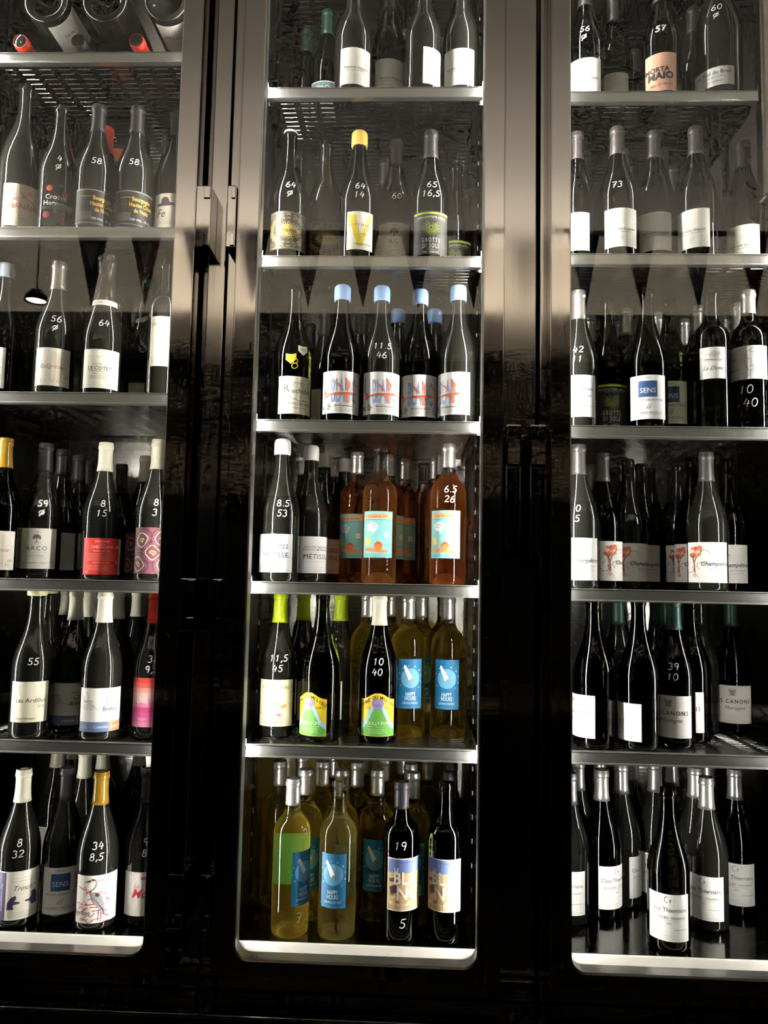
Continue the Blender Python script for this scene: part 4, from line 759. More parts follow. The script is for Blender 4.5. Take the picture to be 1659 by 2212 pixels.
# row, x, y, shape, glass, cap, label design, label angle, pen mark, mark angle, description, group
BOTTLES = [
 ('L2', -0.7969, 0.0715, 'mag', 'black', 'none', 'hanami', 0.571, '', 0.502, 'uncapped dark bottle with cream label lettered in red on the gold-lettering shelf', None),
 ('L2', -0.7044, 0.0547, 'burg', 'black', 'none', 'crozes', 0.461, '*4/ø', 0.461, 'uncapped dark bottle with white lettering and coloured dots on the glass on the gold-lettering shelf', None),
 ('L2', -0.619, 0.0515, 'burg', 'black', 'charcoal', 'bourgogne', 0.488, '58', 0.419, 'charcoal-capped dark bottle with gold-lettered black label marked 58 on the gold-lettering shelf', 'alike charcoal-capped dark bottles on the gold-lettering shelf'),
 ('L2', -0.5337, 0.0576, 'burg', 'black', 'charcoal', 'bourgogne', 0.442, '58.', 0.372, 'charcoal-capped dark bottle with gold-lettered black label marked 58 on the gold-lettering shelf', 'alike charcoal-capped dark bottles on the gold-lettering shelf'),
 ('L2', -0.4515, 0.0812, 'burg', 'black', 'charcoal', 'hat', -0.026, '', 0.323, 'charcoal-capped dark bottle with cream label showing a hat on the gold-lettering shelf', None),
 ('L2', -0.6353, 0.1354, 'burg', 'black', 'red', None, 0.408, '', 0.408, 'red-capped dark bottle behind the dark one with gold-lettered black label on the gold-lettering shelf', None),
 ('L2', -0.6463, 0.2329, 'burg', 'black', 'orange_low', None, 0.393, '', 0.393, 'orange-capped dark bottle behind the dark one with gold-lettered black label on the gold-lettering shelf', None),
 ('L2', -0.5696, 0.1951, 'burg', 'black', 'charcoal', None, 0.364, '', 0.364, 'charcoal-capped dark bottle behind the dark one with gold-lettered black label on the gold-lettering shelf', None),
 ('L2', -0.4939, 0.1554, 'burg', 'black', 'charcoal', None, 0.332, '', 0.332, 'charcoal-capped dark bottle behind the dark one with cream label showing a hat', None),
 ('L3', -0.8182, 0.07, 'burg', 'olive', 'wax_grey', 'plaingrey', -0.012, '', 0.512, 'grey-waxed dark bottle with plain white label on the sparkling-wine shelf', None),
 ('L3', -0.6906, 0.0535, 'burg', 'black', 'pewter', 'chinon', 0.367, '56/ø', 0.455, 'pewter-capped dark bottle with cream label in reddish script marked 56 on the sparkling-wine shelf', None),
 ('L3', -0.5856, 0.0576, 'champ', 'black', 'foil', 'cotet', 0.33, '64', 0.4, 'foil-necked dark bottle with cream label with a fine frame marked 64 on the sparkling-wine shelf', None),
 ('L3', -0.5282, 0.16, 'champ', 'black', 'foil_teal', 'olive', 0.436, '', 0.349, 'foil-necked teal-sealed dark bottle with olive-grey label on the sparkling-wine shelf', None),
 ('L3', -0.4475, 0.05, 'bord', 'black', 'none', 'tallwhite', 0.222, '', 0.327, 'uncapped dark bottle with tall cream label on the sparkling-wine shelf', None),
 ('L3', -0.8305, 0.3, 'burg', 'black', 'charcoal', None, 0.463, '', 0.463, 'charcoal-capped dark bottle behind the dark one with cream label in reddish script marked 56', None),
 ('L3', -0.6469, 0.32, 'champ', 'black', 'foil', None, 0.377, '', 0.377, 'foil-necked dark bottle behind the dark one with olive-grey label on the sparkling-wine shelf', None),
 ('L3', -0.5561, 0.331, 'champ', 'black', 'foil', None, 0.333, '', 0.333, 'foil-necked dark bottle behind the dark one with tall cream label on the sparkling-wine shelf', None),
 ('L4', -0.7904, 0.0593, 'burg', 'olive', 'none_cork', 'chinon', 0.327, '', 0.502, 'amber-corked dark bottle with cream label in reddish script on the red-label shelf', None),
 ('L4', -0.7299, 0.1197, 'burg', 'black', 'purple', 'arco', 0.248, '59/ø', 0.458, 'dark-capped dark bottle with grey-white label with small tree marked 59 on the red-label shelf', None),
 ('L4', -0.7299, 0.2052, 'burg', 'black', 'purple', 'plainwhite', 0.7, '', 0.439, 'dark-capped dark back-row bottle with plain white label on the red-label shelf', None),
 ('L4', -0.7297, 0.2907, 'burg', 'black', 'purple', 'arco', -0.278, '', 0.421, 'dark-capped dark back-row bottle with grey-white label with small tree on the red-label shelf', None),
 ('L4', -0.5852, 0.0999, 'burg', 'black', 'cream', 'chevalerie', 0.53, '8/15', 0.39, 'cream-capped dark bottle with bright red label marked 8 and 15 on the red-label shelf', None),
 ('L4', -0.7399, 0.3756, 'burg', 'black', 'purple', None, 0.408, '', 0.408, 'dark-capped dark bottle behind the dark one with grey-white label with small tree', None),
 ('L4', -0.6769, 0.4335, 'burg', 'black', 'purple', None, 0.371, '', 0.371, 'dark-capped dark bottle behind the dark one with agate-patterned purple label on the red-label shelf', None),
 ('L4', -0.5615, 0.2874, 'burg', 'black', 'stone', 'agate', 0.168, '', 0.343, 'cream-capped dark back-row bottle with agate-patterned purple label on the red-label shelf', 'alike cream-capped dark bottles on the red-label shelf'),
 ('L4', -0.5094, 0.2196, 'burg', 'black', 'stone', 'agate', 0.503, '', 0.329, 'cream-capped dark back-row bottle with agate-patterned purple label on the red-label shelf', 'alike cream-capped dark bottles on the red-label shelf'),
 ('L4', -0.4515, 0.055, 'burg', 'black', 'cream', 'agate', 0.153, '8/3', 0.328, 'cream-capped dark bottle with agate-patterned purple label marked 8 and 3 on the red-label shelf', None),
 ('L5', -0.6982, 0.053, 'burg', 'black', 'flat_cream', 'ardilles', 0.319, '55', 0.458, 'cream-topped dark bottle with cream label with serif name marked 55 on the pink-label shelf', None),
 ('L5', -0.7524, 0.2194, 'burg', 'black', 'flat_cream', None, 0.446, '', 0.446, 'cream-topped dark bottle behind the dark one with cream label with serif name marked 55', None),
 ('L5', -0.6409, 0.1165, 'burg', 'black', 'stone', 'breton', 0.241, '', 0.415, 'cream-capped dark back-row bottle with white label with blue and copper band on the pink-label shelf', None),
 ('L5', -0.7481, 0.3048, 'burg', 'black', 'stone', None, 0.426, '', 0.426, 'cream-capped dark bottle behind the dark one with white label with blue and copper band', 'alike cream-capped dark bottles on the pink-label shelf'),
 ('L5', -0.669, 0.24, 'burg', 'black', 'cream', None, 0.403, '', 0.403, 'cream-capped dark bottle behind the dark one with white label with blue and copper band', 'alike cream-capped dark bottles on the pink-label shelf'),
 ('L5', -0.5528, 0.0569, 'burg', 'black', 'cream', 'breton', 0.418, '', 0.383, 'cream-capped dark bottle with white label with blue and copper band on the pink-label shelf', None),
 ('L5', -0.5756, 0.1887, 'burg', 'black', 'stone', None, 0.368, '', 0.368, 'cream-capped dark bottle behind the dark one with white label with blue and copper band', 'alike cream-capped dark bottles on the pink-label shelf'),
 ('L5', -0.5695, 0.3, 'burg', 'black', 'stone', 'plainwhite', 0.083, '', 0.345, 'cream-capped dark back-row bottle with plain white label on the pink-label shelf', None),
 ('L5', -0.4961, 0.2201, 'burg', 'black', 'stone', None, 0.322, '', 0.322, 'cream-capped dark bottle behind the dark one with red-to-pink label on the pink-label shelf', None),
 ('L5', -0.4515, 0.0801, 'burg', 'black', 'red', 'pink', 0.079, '38/9,5', 0.323, 'red-capped dark bottle with red-to-pink label marked 38 and 9,5 on the pink-label shelf', None),
 ('L6', -0.7052, 0.0532, 'burg', 'black', 'cream', 'toast', 0.636, '8/32', 0.462, 'cream-capped dark bottle with cream label with two dark silhouettes marked 8 and 32', None),
 ('L6', -0.6229, 0.0762, 'burg', 'black', 'purple', 'sens_grey', 0.345, '', 0.415, 'dark-capped dark bottle with white label with blue square on the heron-label fridge floor', None),
 ('L6', -0.5405, 0.0532, 'burg', 'black', 'cork', 'heron', 0.447, '34/8,5', 0.377, 'amber-corked dark bottle with heron drawing on its label marked 34 and 8,5', None),
 ('L6', -0.4515, 0.0844, 'burg', 'black', 'purple', 'mo', 0.078, '9/8', 0.323, 'dark-capped dark bottle with white label in red script marked 9 and 8', None),
 ('L6', -0.6589, 0.2491, 'burg', 'black', 'cream', None, 0.396, '', 0.396, 'cream-capped dark bottle behind the dark one with white label with blue square', None),
 ('L6', -0.7662, 0.3394, 'burg', 'black', 'stone', 'plainwhite', 0.078, '', 0.427, 'cream-capped dark back-row bottle with plain white label on the heron-label fridge floor', None),
 ('L6', -0.7642, 0.4248, 'burg', 'black', 'stone', None, 0.41, '', 0.41, 'cream-capped dark bottle behind the dark one with plain white label on the heron-label fridge floor', None),
 ('L6', -0.6503, 0.3342, 'burg', 'black', 'stone', None, 0.376, '', 0.376, 'cream-capped dark bottle behind the dark one with heron drawing on its label', None),
 ('L6', -0.5761, 0.3767, 'burg', 'black', 'stone', None, 0.335, '', 0.335, 'cream-capped dark bottle behind the dark one with white label in red script', None),
 ('C1', -0.187, 0.2301, 'burg', 'green', 'green', 'vire', 0.42, '', 0.158, 'green-capped green bottle with white label with teal band on the green-capped bottles’ shelf', 'alike green-capped green bottles on the green-capped bottles’ shelf'),
 ('C1', -0.1262, 0.17, 'burg', 'green', 'green', 'vire', 0.129, '', 0.129, 'green-capped green bottle with white label with teal band on the green-capped bottles’ shelf', 'alike green-capped green bottles on the green-capped bottles’ shelf'),
 ('C1', -0.0522, 0.0597, 'burg', 'black', 'charcoal_hi', 'lorgeril', 0.232, '', 0.093, 'charcoal-capped dark bottle with plain cream label on the green-capped bottles’ shelf', 'alike charcoal-capped dark bottles on the green-capped bottles’ shelf'),
 ('C1', 0.0248, 0.0968, 'burg', 'olive', 'charcoal_hi', 'lorgeril', 0.149, '', 0.044, 'charcoal-capped dark bottle with plain cream label on the green-capped bottles’ shelf', 'alike charcoal-capped dark bottles on the green-capped bottles’ shelf'),
 ('C1', 0.1017, 0.0593, 'burg', 'black', 'charcoal_hi', 'lorgeril', 0.906, '', -0.002, 'charcoal-capped dark bottle with plain cream label on the green-capped bottles’ shelf', 'alike charcoal-capped dark bottles on the green-capped bottles’ shelf'),
 ('C1', 0.187, 0.0646, 'burg', 'black', 'charcoal_hi', 'lorgeril', -0.194, '', -0.054, 'charcoal-capped dark bottle with plain cream label on the green-capped bottles’ shelf', 'alike charcoal-capped dark bottles on the green-capped bottles’ shelf'),
 ('C1', 0.0616, 0.24, 'burg', 'olive', 'charcoal', None, 0.02, '', 0.02, 'charcoal-capped dark bottle behind the dark one with plain cream label on the green-capped bottles’ shelf', 'alike charcoal-capped dark bottles on the green-capped bottles’ shelf'),
 ('C1', 0.1503, 0.26, 'burg', 'olive', 'charcoal', None, -0.029, '', -0.029, 'charcoal-capped dark bottle behind the dark one with plain cream label on the green-capped bottles’ shelf', 'alike charcoal-capped dark bottles on the green-capped bottles’ shelf'),
 ('C2', -0.187, 0.0528, 'burg', 'olive', 'none_wax', 'pulpes', 0.21, '64/ø', 0.28, 'wax-dripped dark bottle with black label with gold chain ornament marked 64 on the yellow-V shelf', None),
 ('C2', -0.1121, 0.094, 'burg', 'black', 'none', 'pulpes', 0.301, '', 0.126, 'uncapped dark bottle with black label with gold chain ornament on the yellow-V shelf', None),
 ('C2', -0.0344, 0.0582, 'burg', 'redwine', 'wax_yellow', 'victoire', 0.221, '64/14', 0.187, 'yellow-waxed dark bottle with white label with large yellow V marked 64 and 14', None),
 ('C2', 0.0454, 0.0888, 'burg', 'olive', 'purple', 'bg', -0.003, '60', 0.137, 'dark-capped dark bottle with beige label with small tree marked 60 on the yellow-V shelf', None),
 ('C2', 0.123, 0.0529, 'burg', 'olive', 'purple', 'grotte', 0.055, '65/16,5', 0.089, 'dark-capped dark bottle with black label with lime sun marked 65 and 16,5', None),
 ('C2', 0.186, 0.1927, 'burg', 'black', 'none', 'grotte', -0.05, '', -0.05, 'uncapped dark back-row bottle with black label with lime sun on the yellow-V shelf', None),
 ('C2', -0.1839, 0.1472, 'burg', 'black', 'none', None, 0.164, '', 0.164, 'uncapped dark bottle behind the dark one with black label with gold chain ornament marked 64', None),
 ('C2', 0.0199, 0.1704, 'burg', 'black', 'charcoal', None, 0.045, '', 0.045, 'charcoal-capped dark bottle behind the dark one with beige label with small tree marked 60', None),
 ('C2', 0.1053, 0.221, 'burg', 'black', 'charcoal', None, -0.004, '', -0.004, 'charcoal-capped dark bottle behind the dark one with black label with lime sun', None),
 ('C3', -0.1668, 0.0535, 'burg', 'green', 'none', 'rochebin', 0.337, '%8', 0.268, 'uncapped green bottle with cream label with green initial marked 8 on the flying-fish shelf', None),
 ('C3', -0.0634, 0.0534, 'burg', 'olive', 'wax_blue', 'fish', 0.205, '', 0.1, 'blue-waxed dark bottle with flying-fish label on the flying-fish shelf', 'alike blue-waxed dark bottles on the flying-fish shelf'),
 ('C3', 0.022, 0.058, 'burg', 'black', 'wax_blue', 'fish', 0.222, '11.5/46', 0.152, 'blue-waxed dark bottle with flying-fish label marked 11.5 and 46 on the flying-fish shelf', None),
 ('C3', 0.1052, 0.0776, 'burg', 'olive', 'wax_blue', 'fish', -0.004, '', -0.004, 'blue-waxed dark bottle with flying-fish label on the flying-fish shelf', 'alike blue-waxed dark bottles on the flying-fish shelf'),
 ('C3', 0.187, 0.0527, 'burg', 'black', 'wax_blue', 'fish', -0.544, '', -0.055, 'blue-waxed dark bottle with flying-fish label on the flying-fish shelf', 'alike blue-waxed dark bottles on the flying-fish shelf'),
 ('C3', -0.116, 0.2026, 'burg', 'black', 'charcoal', 'plainyellow', -0.403, '', 0.121, 'charcoal-capped dark back-row bottle with pale label on the flying-fish shelf', None),
 ('C3', -0.0315, 0.1898, 'burg', 'black', 'pewter_dk', None, 0.074, '', 0.074, 'pewter-capped dark bottle behind the dark one with flying-fish label on the flying-fish shelf', None),
 ('C3', 0.0532, 0.2014, 'burg', 'black', 'wax_blue', None, 0.026, '', 0.026, 'blue-waxed dark bottle behind the dark one with flying-fish label on the flying-fish shelf', 'alike blue-waxed dark bottles on the flying-fish shelf'),
 ('C3', 0.1399, 0.2, 'burg', 'black', 'wax_blue', None, -0.024, '', -0.024, 'blue-waxed dark bottle behind the dark one with flying-fish label on the flying-fish shelf', 'alike blue-waxed dark bottles on the flying-fish shelf'),
 ('C3', -0.1679, 0.3, 'burg', 'black', 'charcoal', None, 0.142, '', 0.142, 'charcoal-capped dark bottle behind the dark one with pale label on the flying-fish shelf', None),
 ('C4', -0.187, 0.0716, 'burg', 'black', 'wax_white', 'metisse', -0.246, '8.5/53', 0.313, 'white-waxed dark bottle with white label printed 2022 marked 8.5 and 53', None),
 ('C4', -0.135, 0.1487, 'burg', 'black', 'wax_white', 'metisse', 0.38, '', 0.136, 'white-waxed dark bottle with white label printed 2022 on the rosé shelf', None),
 ('C4', -0.117, 0.2572, 'burg', 'black', 'wax_white', 'metisse_y', 0.258, '', 0.118, 'white-waxed dark back-row bottle with white label printed 2022 on the rosé shelf', None),
 ('C4', -0.076, 0.3323, 'burg', 'black', 'wax_white', None, 0.231, '', 0.092, 'white-waxed dark bottle behind the rosé one with turquoise speech-bubble label on the rosé shelf', None),
 ('C4', -0.187, 0.3981, 'burg', 'black', 'wax_white', None, 0.145, '', 0.145, 'white-waxed dark bottle behind the dark one with white label printed 2022 on the rosé shelf', 'alike white-waxed dark bottles on the rosé shelf'),
 ('C4', -0.1092, 0.4335, 'burg', 'black', 'wax_white', None, 0.104, '', 0.104, 'white-waxed dark bottle behind the dark one with white label printed 2022 on the rosé shelf', 'alike white-waxed dark bottles on the rosé shelf'),
 ('C4', -0.0353, 0.2071, 'bord', 'rose', 'silver', 'rose', -0.308, '', 0.075, 'silver-capped rosé bottle with turquoise speech-bubble label on the rosé shelf', None),
 ('C4', 0.0231, 0.126, 'bord', 'rose_clear', 'none', 'rose', -0.06, '', 0.045, 'uncapped rosé bottle with turquoise speech-bubble label on the rosé shelf', None),
 ('C4', 0.1717, 0.0793, 'bord', 'rose', 'silver', 'rose', -0.254, '6.5/26', 0.095, 'silver-capped rosé bottle with turquoise speech-bubble label marked 6.5 and 26 on the rosé shelf', None),
 ('C4', 0.0393, 0.2317, 'bord', 'rose', 'silver', 'rose', 0.382, '', 0.033, 'silver-capped rosé back-row bottle with turquoise speech-bubble label on the rosé shelf', 'alike silver-capped rosé bottles on the rosé shelf'),
 ('C4', 0.0744, 0.3008, 'bord', 'rose', 'silver', 'rose', -0.074, '', 0.013, 'silver-capped rosé back-row bottle with turquoise speech-bubble label on the rosé shelf', 'alike silver-capped rosé bottles on the rosé shelf'),
 ('C4', 0.1232, 0.3609, 'bord', 'rose', 'silver', None, -0.013, '', -0.013, 'silver-capped rosé bottle behind the rosé one with turquoise speech-bubble label on the rosé shelf', 'alike silver-capped rosé bottles on the rosé shelf'),
 ('C4', 0.1493, 0.2802, 'bord', 'rose', 'silver', None, -0.028, '', -0.028, 'silver-capped rosé bottle behind the rosé one with turquoise speech-bubble label on the rosé shelf', 'alike silver-capped rosé bottles on the rosé shelf'),
 ('C4', 0.1618, 0.2037, 'bord', 'rose', 'silver', None, -0.036, '', -0.036, 'silver-capped rosé bottle behind the rosé one with turquoise speech-bubble label on the rosé shelf', 'alike silver-capped rosé bottles on the rosé shelf'),
 ('C5', -0.187, 0.1086, 'burg', 'black', 'lime', 'lievre', 0.03, '11,5/45', 0.169, 'lime-capped dark bottle with cream label with rabbit sketch marked 11,5 and 45', None),
 ('C5', -0.0908, 0.0703, 'burg', 'green', 'none', 'milieu', -0.478, '', 0.115, 'uncapped green bottle with yellow label with green hill on the yellow-hill-label shelf', None),
 ('C5', 0.0291, 0.0846, 'burg', 'olive', 'cream', 'milieu', 0.042, '10/40', 0.042, 'cream-capped dark bottle with yellow label with green hill marked 10 and 40', None),
 ('C5', -0.1495, 0.1999, 'burg', 'black', 'lime', 'plainyellow', -0.384, '', 0.14, 'lime-capped dark back-row bottle with pale label on the yellow-hill-label shelf', 'alike lime-capped dark bottles on the yellow-hill-label shelf'),
 ('C5', -0.0656, 0.2164, 'burg', 'black', 'lime', 'plainyellow', -0.432, '', 0.092, 'lime-capped dark back-row bottle with pale label on the yellow-hill-label shelf', 'alike lime-capped dark bottles on the yellow-hill-label shelf'),
 ('C5', -0.0002, 0.1678, 'bord', 'wine', 'silver', 'happy_lt', 0.511, '', 0.057, 'silver-capped pale-wine back-row bottle with blue dial label on the yellow-hill-label shelf', 'alike silver-capped pale-wine bottles on the yellow-hill-label shelf'),
 ('C5', 0.0904, 0.1384, 'bord', 'wine', 'silver', 'happy', 0.179, '', 0.005, 'silver-capped pale-wine back-row bottle with blue dial label on the yellow-hill-label shelf', 'alike silver-capped pale-wine bottles on the yellow-hill-label shelf'),
 ('C5', 0.1198, 0.2101, 'bord', 'wine', 'silver', 'happy', 0.197, '', -0.012, 'silver-capped pale-wine back-row bottle with blue dial label on the yellow-hill-label shelf', 'alike silver-capped pale-wine bottles on the yellow-hill-label shelf'),
 ('C5', 0.1783, 0.14, 'bord', 'wine', 'silver', 'happy', -0.117, '', -0.047, 'silver-capped pale-wine back-row bottle with blue dial label on the yellow-hill-label shelf', 'alike silver-capped pale-wine bottles on the yellow-hill-label shelf'),
 ('C5', 0.0451, 0.2307, 'bord', 'wine', 'silver', 'happy', 0.239, '', 0.03, 'silver-capped pale-wine back-row bottle with blue dial label on the yellow-hill-label shelf', 'alike silver-capped pale-wine bottles on the yellow-hill-label shelf'),
 ('C5', 0.1724, 0.267, 'bord', 'wine', 'silver', None, 0.169, '', -0.04, 'silver-capped pale-wine bottle behind the pale-wine one with blue dial label on the yellow-hill-label shelf', None),
 ('C6', -0.1391, 0.0484, 'bord', 'wine', 'silver', 'happy', 0.914, '%2/7,5', 0.81, 'silver-capped pale-wine bottle with blue dial label marked 2 and 7,5', None),
 ('C6', -0.0445, 0.0479, 'bord', 'wine_clear', 'none', 'happy', -0.156, '', 0.089, 'uncapped pale-wine bottle with blue dial label on the pale-wine fridge floor', None),
 ('C6', 0.0832, 0.0475, 'bord', 'bottlegreen', 'purple', 'leblanc', 0.289, '19/5', 0.009, 'dark-capped green bottle with sandstone photo label with white capitals marked 19 and 5', None),
 ('C6', 0.1744, 0.0489, 'bord', 'bottlegreen', 'none', 'leblanc', -0.187, '', -0.047, 'uncapped green bottle with sandstone photo label with white capitals on the pale-wine fridge floor', None),
 ('C6', -0.124, 0.1244, 'bord', 'wine', 'silver', 'happy', 0.48, '', 0.131, 'silver-capped pale-wine back-row bottle with blue dial label on the pale-wine fridge floor', 'alike silver-capped pale-wine bottles on the pale-wine fridge floor'),
 ('C6', -0.0953, 0.1964, 'bord', 'wine', 'silver', 'happy', 0.197, '', 0.11, 'silver-capped pale-wine back-row bottle with blue dial label on the pale-wine fridge floor', 'alike silver-capped pale-wine bottles on the pale-wine fridge floor'),
 ('C6', -0.0466, 0.1263, 'bord', 'wine', 'silver', 'happy', 0.609, '', 0.086, 'silver-capped pale-wine back-row bottle with blue dial label on the pale-wine fridge floor', 'alike silver-capped pale-wine bottles on the pale-wine fridge floor'),
 ('C6', -0.0178, 0.1993, 'bord', 'wine', 'silver', None, 0.066, '', 0.066, 'silver-capped pale-wine bottle behind the pale-wine one with blue dial label on the pale-wine fridge floor', 'alike silver-capped pale-wine bottles on the pale-wine fridge floor'),
 ('C6', 0.0302, 0.1371, 'bord', 'wine', 'silver', 'happy', -0.065, '', 0.04, 'silver-capped pale-wine back-row bottle with blue dial label on the pale-wine fridge floor', 'alike silver-capped pale-wine bottles on the pale-wine fridge floor'),
 ('C6', 0.0419, 0.2494, 'bord', 'wine', 'silver', None, 0.031, '', 0.031, 'silver-capped pale-wine bottle behind the pale-wine one with blue dial label on the pale-wine fridge floor', 'alike silver-capped pale-wine bottles on the pale-wine fridge floor'),
 ('C6', -0.1505, 0.2565, 'bord', 'wine', 'silver', None, 0.136, '', 0.136, 'silver-capped pale-wine bottle behind the pale-wine one with blue dial label on the pale-wine fridge floor', 'alike silver-capped pale-wine bottles on the pale-wine fridge floor'),
 ('C6', 0.1007, 0.1989, 'bord', 'wine', 'silver', None, -0.001, '', -0.001, 'silver-capped pale-wine bottle behind the pale-wine one with blue dial label on the pale-wine fridge floor', 'alike silver-capped pale-wine bottles on the pale-wine fridge floor'),
 ('C6', 0.1061, 0.1215, 'bord', 'wine', 'silver', 'happy_grn', -0.005, '', -0.005, 'silver-capped pale-wine back-row bottle with blue dial label on the pale-wine fridge floor', 'alike silver-capped pale-wine bottles on the pale-wine fridge floor'),
 ('C6', 0.1424, 0.2709, 'bord', 'wine', 'silver', None, -0.024, '', -0.024, 'silver-capped pale-wine bottle behind the pale-wine one with blue dial label on the pale-wine fridge floor', 'alike silver-capped pale-wine bottles on the pale-wine fridge floor'),
 ('C6', -0.191, 0.1905, 'bord', 'wine', 'silver', None, 0.164, '', 0.164, 'silver-capped pale-wine bottle behind the pale-wine one with blue dial label on the pale-wine fridge floor', 'alike silver-capped pale-wine bottles on the pale-wine fridge floor'),
 ('C6', -0.0751, 0.2744, 'bord', 'wine', 'silver', None, 0.094, '', 0.094, 'silver-capped pale-wine bottle behind the pale-wine one with blue dial label on the pale-wine fridge floor', 'alike silver-capped pale-wine bottles on the pale-wine fridge floor'),
 ('C6', -0.0063, 0.3101, 'bord', 'wine', 'silver', None, 0.056, '', 0.056, 'silver-capped pale-wine bottle behind the pale-wine one with blue dial label on the pale-wine fridge floor', 'alike silver-capped pale-wine bottles on the pale-wine fridge floor'),
 ('C6', 0.0809, 0.318, 'bord', 'wine', 'silver', None, 0.009, '', 0.009, 'silver-capped pale-wine bottle behind the green one with sandstone photo label with white capitals', None),
 ('C6', 0.1827, 0.1334, 'bord', 'bottlegreen', 'black', None, -0.05, '', -0.05, 'black-capped green bottle behind the green one with sandstone photo label with white capitals', 'alike black-capped green bottles on the pale-wine fridge floor'),
 ('C6', 0.191, 0.2105, 'bord', 'bottlegreen', 'black', None, -0.052, '', -0.052, 'black-capped green bottle behind the green one with sandstone photo label with white capitals', 'alike black-capped green bottles on the pale-wine fridge floor'),
 ('R1', 0.4623, 0.07, 'burg', 'olive', 'charcoal_hi', 'lorgeril_low', -0.22, '56/ø', -0.22, 'charcoal-capped dark bottle with plain cream label marked 56 on the terracotta-label shelf', None),
 ('R1', 0.5385, 0.12, 'burg', 'olive', 'charcoal_hi', 'lorgeril_low', -0.326, '', -0.256, 'charcoal-capped dark bottle with plain cream label on the terracotta-label shelf', None),
 ('R1', 0.6255, 0.06, 'burg', 'olive', 'charcoal_hi', 'morta', -0.349, '!57', -0.314, 'charcoal-capped dark bottle with terracotta label in black capitals marked 57 on the terracotta-label shelf', None),
 ('R1', 0.7325, 0.1565, 'burg', 'black', 'charcoal_hi', 'arch', -0.354, '', -0.354, 'charcoal-capped dark bottle with cream label on the terracotta-label shelf', None),
 ('R1', 0.75, 0.0641, 'mag', 'black', 'none', 'fief', -0.626, '60/ø', -0.381, 'uncapped dark bottle with narrow white band label marked 60 on the terracotta-label shelf', None),
 ('R1', 0.6369, 0.3, 'burg', 'black', 'charcoal', None, -0.282, '', -0.282, 'charcoal-capped dark bottle behind the dark one with plain cream label on the terracotta-label shelf', None),
 ('R2', 0.4435, 0.0715, 'burg', 'olive', 'pewter_dk', 'lorgeril', -0.418, '', -0.208, 'pewter-capped dark bottle with plain cream label below the terracotta-label shelf', 'alike pewter-capped dark bottles below the terracotta-label shelf'),
 ('R2', 0.5266, 0.0515, 'burg', 'olive', 'pewter_dk', 'lorgeril', -0.05, '73', -0.26, 'pewter-capped dark bottle with plain cream label marked 73 below the terracotta-label shelf', None),
 ('R2', 0.6105, 0.0683, 'burg', 'olive', 'pewter_dk', 'lorgeril', -0.27, '', -0.305, 'pewter-capped dark bottle with plain cream label below the terracotta-label shelf', 'alike pewter-capped dark bottles below the terracotta-label shelf'),
 ('R2', 0.6943, 0.0515, 'burg', 'olive', 'pewter_dk', 'lorgeril', -0.598, '', -0.354, 'pewter-capped dark bottle with plain cream label below the terracotta-label shelf', 'alike pewter-capped dark bottles below the terracotta-label shelf'),
 ('R2', 0.8185, 0.1077, 'burg', 'redwine', 'pewter_dk', 'lorgeril_low', -0.512, '', -0.407, 'pewter-capped dark bottle with plain cream label below the terracotta-label shelf', 'alike pewter-capped dark bottles below the terracotta-label shelf'),
 ('R2', 0.4779, 0.1498, 'burg', 'olive', 'pewter_dk', None, -0.218, '', -0.218, 'pewter-capped dark bottle behind the dark one with plain cream label below the terracotta-label shelf', 'alike pewter-capped dark bottles below the terracotta-label shelf'),
 ('R2', 0.5627, 0.1392, 'burg', 'olive', 'pewter_dk', None, -0.267, '', -0.267, 'pewter-capped dark bottle behind the dark one with plain cream label below the terracotta-label shelf', 'alike pewter-capped dark bottles below the terracotta-label shelf'),
 ('R2', 0.6513, 0.1434, 'burg', 'olive', 'pewter_dk', None, -0.314, '', -0.314, 'pewter-capped dark bottle behind the dark one with plain cream label below the terracotta-label shelf', 'alike pewter-capped dark bottles below the terracotta-label shelf'),
 ('R2', 0.7351, 0.1266, 'burg', 'olive', 'pewter_dk', None, -0.361, '', -0.361, 'pewter-capped dark bottle behind the dark one with plain cream label below the terracotta-label shelf', 'alike pewter-capped dark bottles below the terracotta-label shelf'),
 ('R2', 0.6049, 0.2153, 'burg', 'olive', 'pewter_dk', None, -0.278, '', -0.278, 'pewter-capped dark bottle behind the dark one with plain cream label below the terracotta-label shelf', 'alike pewter-capped dark bottles below the terracotta-label shelf'),
 ('R2', 0.6999, 0.2137, 'burg', 'olive', 'pewter_dk', None, -0.327, '', -0.327, 'pewter-capped dark bottle behind the dark one with plain cream label below the terracotta-label shelf', 'alike pewter-capped dark bottles below the terracotta-label shelf'),
 ('R3', 0.4435, 0.0568, 'burg', 'black', 'silver', 'thierriere', -0.315, '42/11', -0.21, 'silver-capped dark bottle with typewriter-lettered white label marked 42 and 11 on the blue-square-label shelf', None),
 ('R3', 0.516, 0.1021, 'burg', 'green', 'none', 'grotte', -0.037, '', -0.246, 'uncapped green bottle with black label with lime sun on the blue-square-label shelf', None),
 ('R3', 0.5858, 0.0515, 'burg', 'green', 'none', 'sens_white', -0.259, '', -0.294, 'uncapped green bottle with white label with blue square on the blue-square-label shelf', 'alike uncapped green bottles on the blue-square-label shelf'),
 ('R3', 0.6516, 0.106, 'burg', 'green', 'none', 'sens_grey', -0.32, '', -0.32, 'uncapped green bottle with white label with blue square on the blue-square-label shelf', 'alike uncapped green bottles on the blue-square-label shelf'),
 ('R3', 0.7186, 0.0475, 'bord', 'bottlegreen', 'none', 'lesdonnes', -0.298, '', -0.368, 'uncapped green bottle with high square white label on the blue-square-label shelf', None),
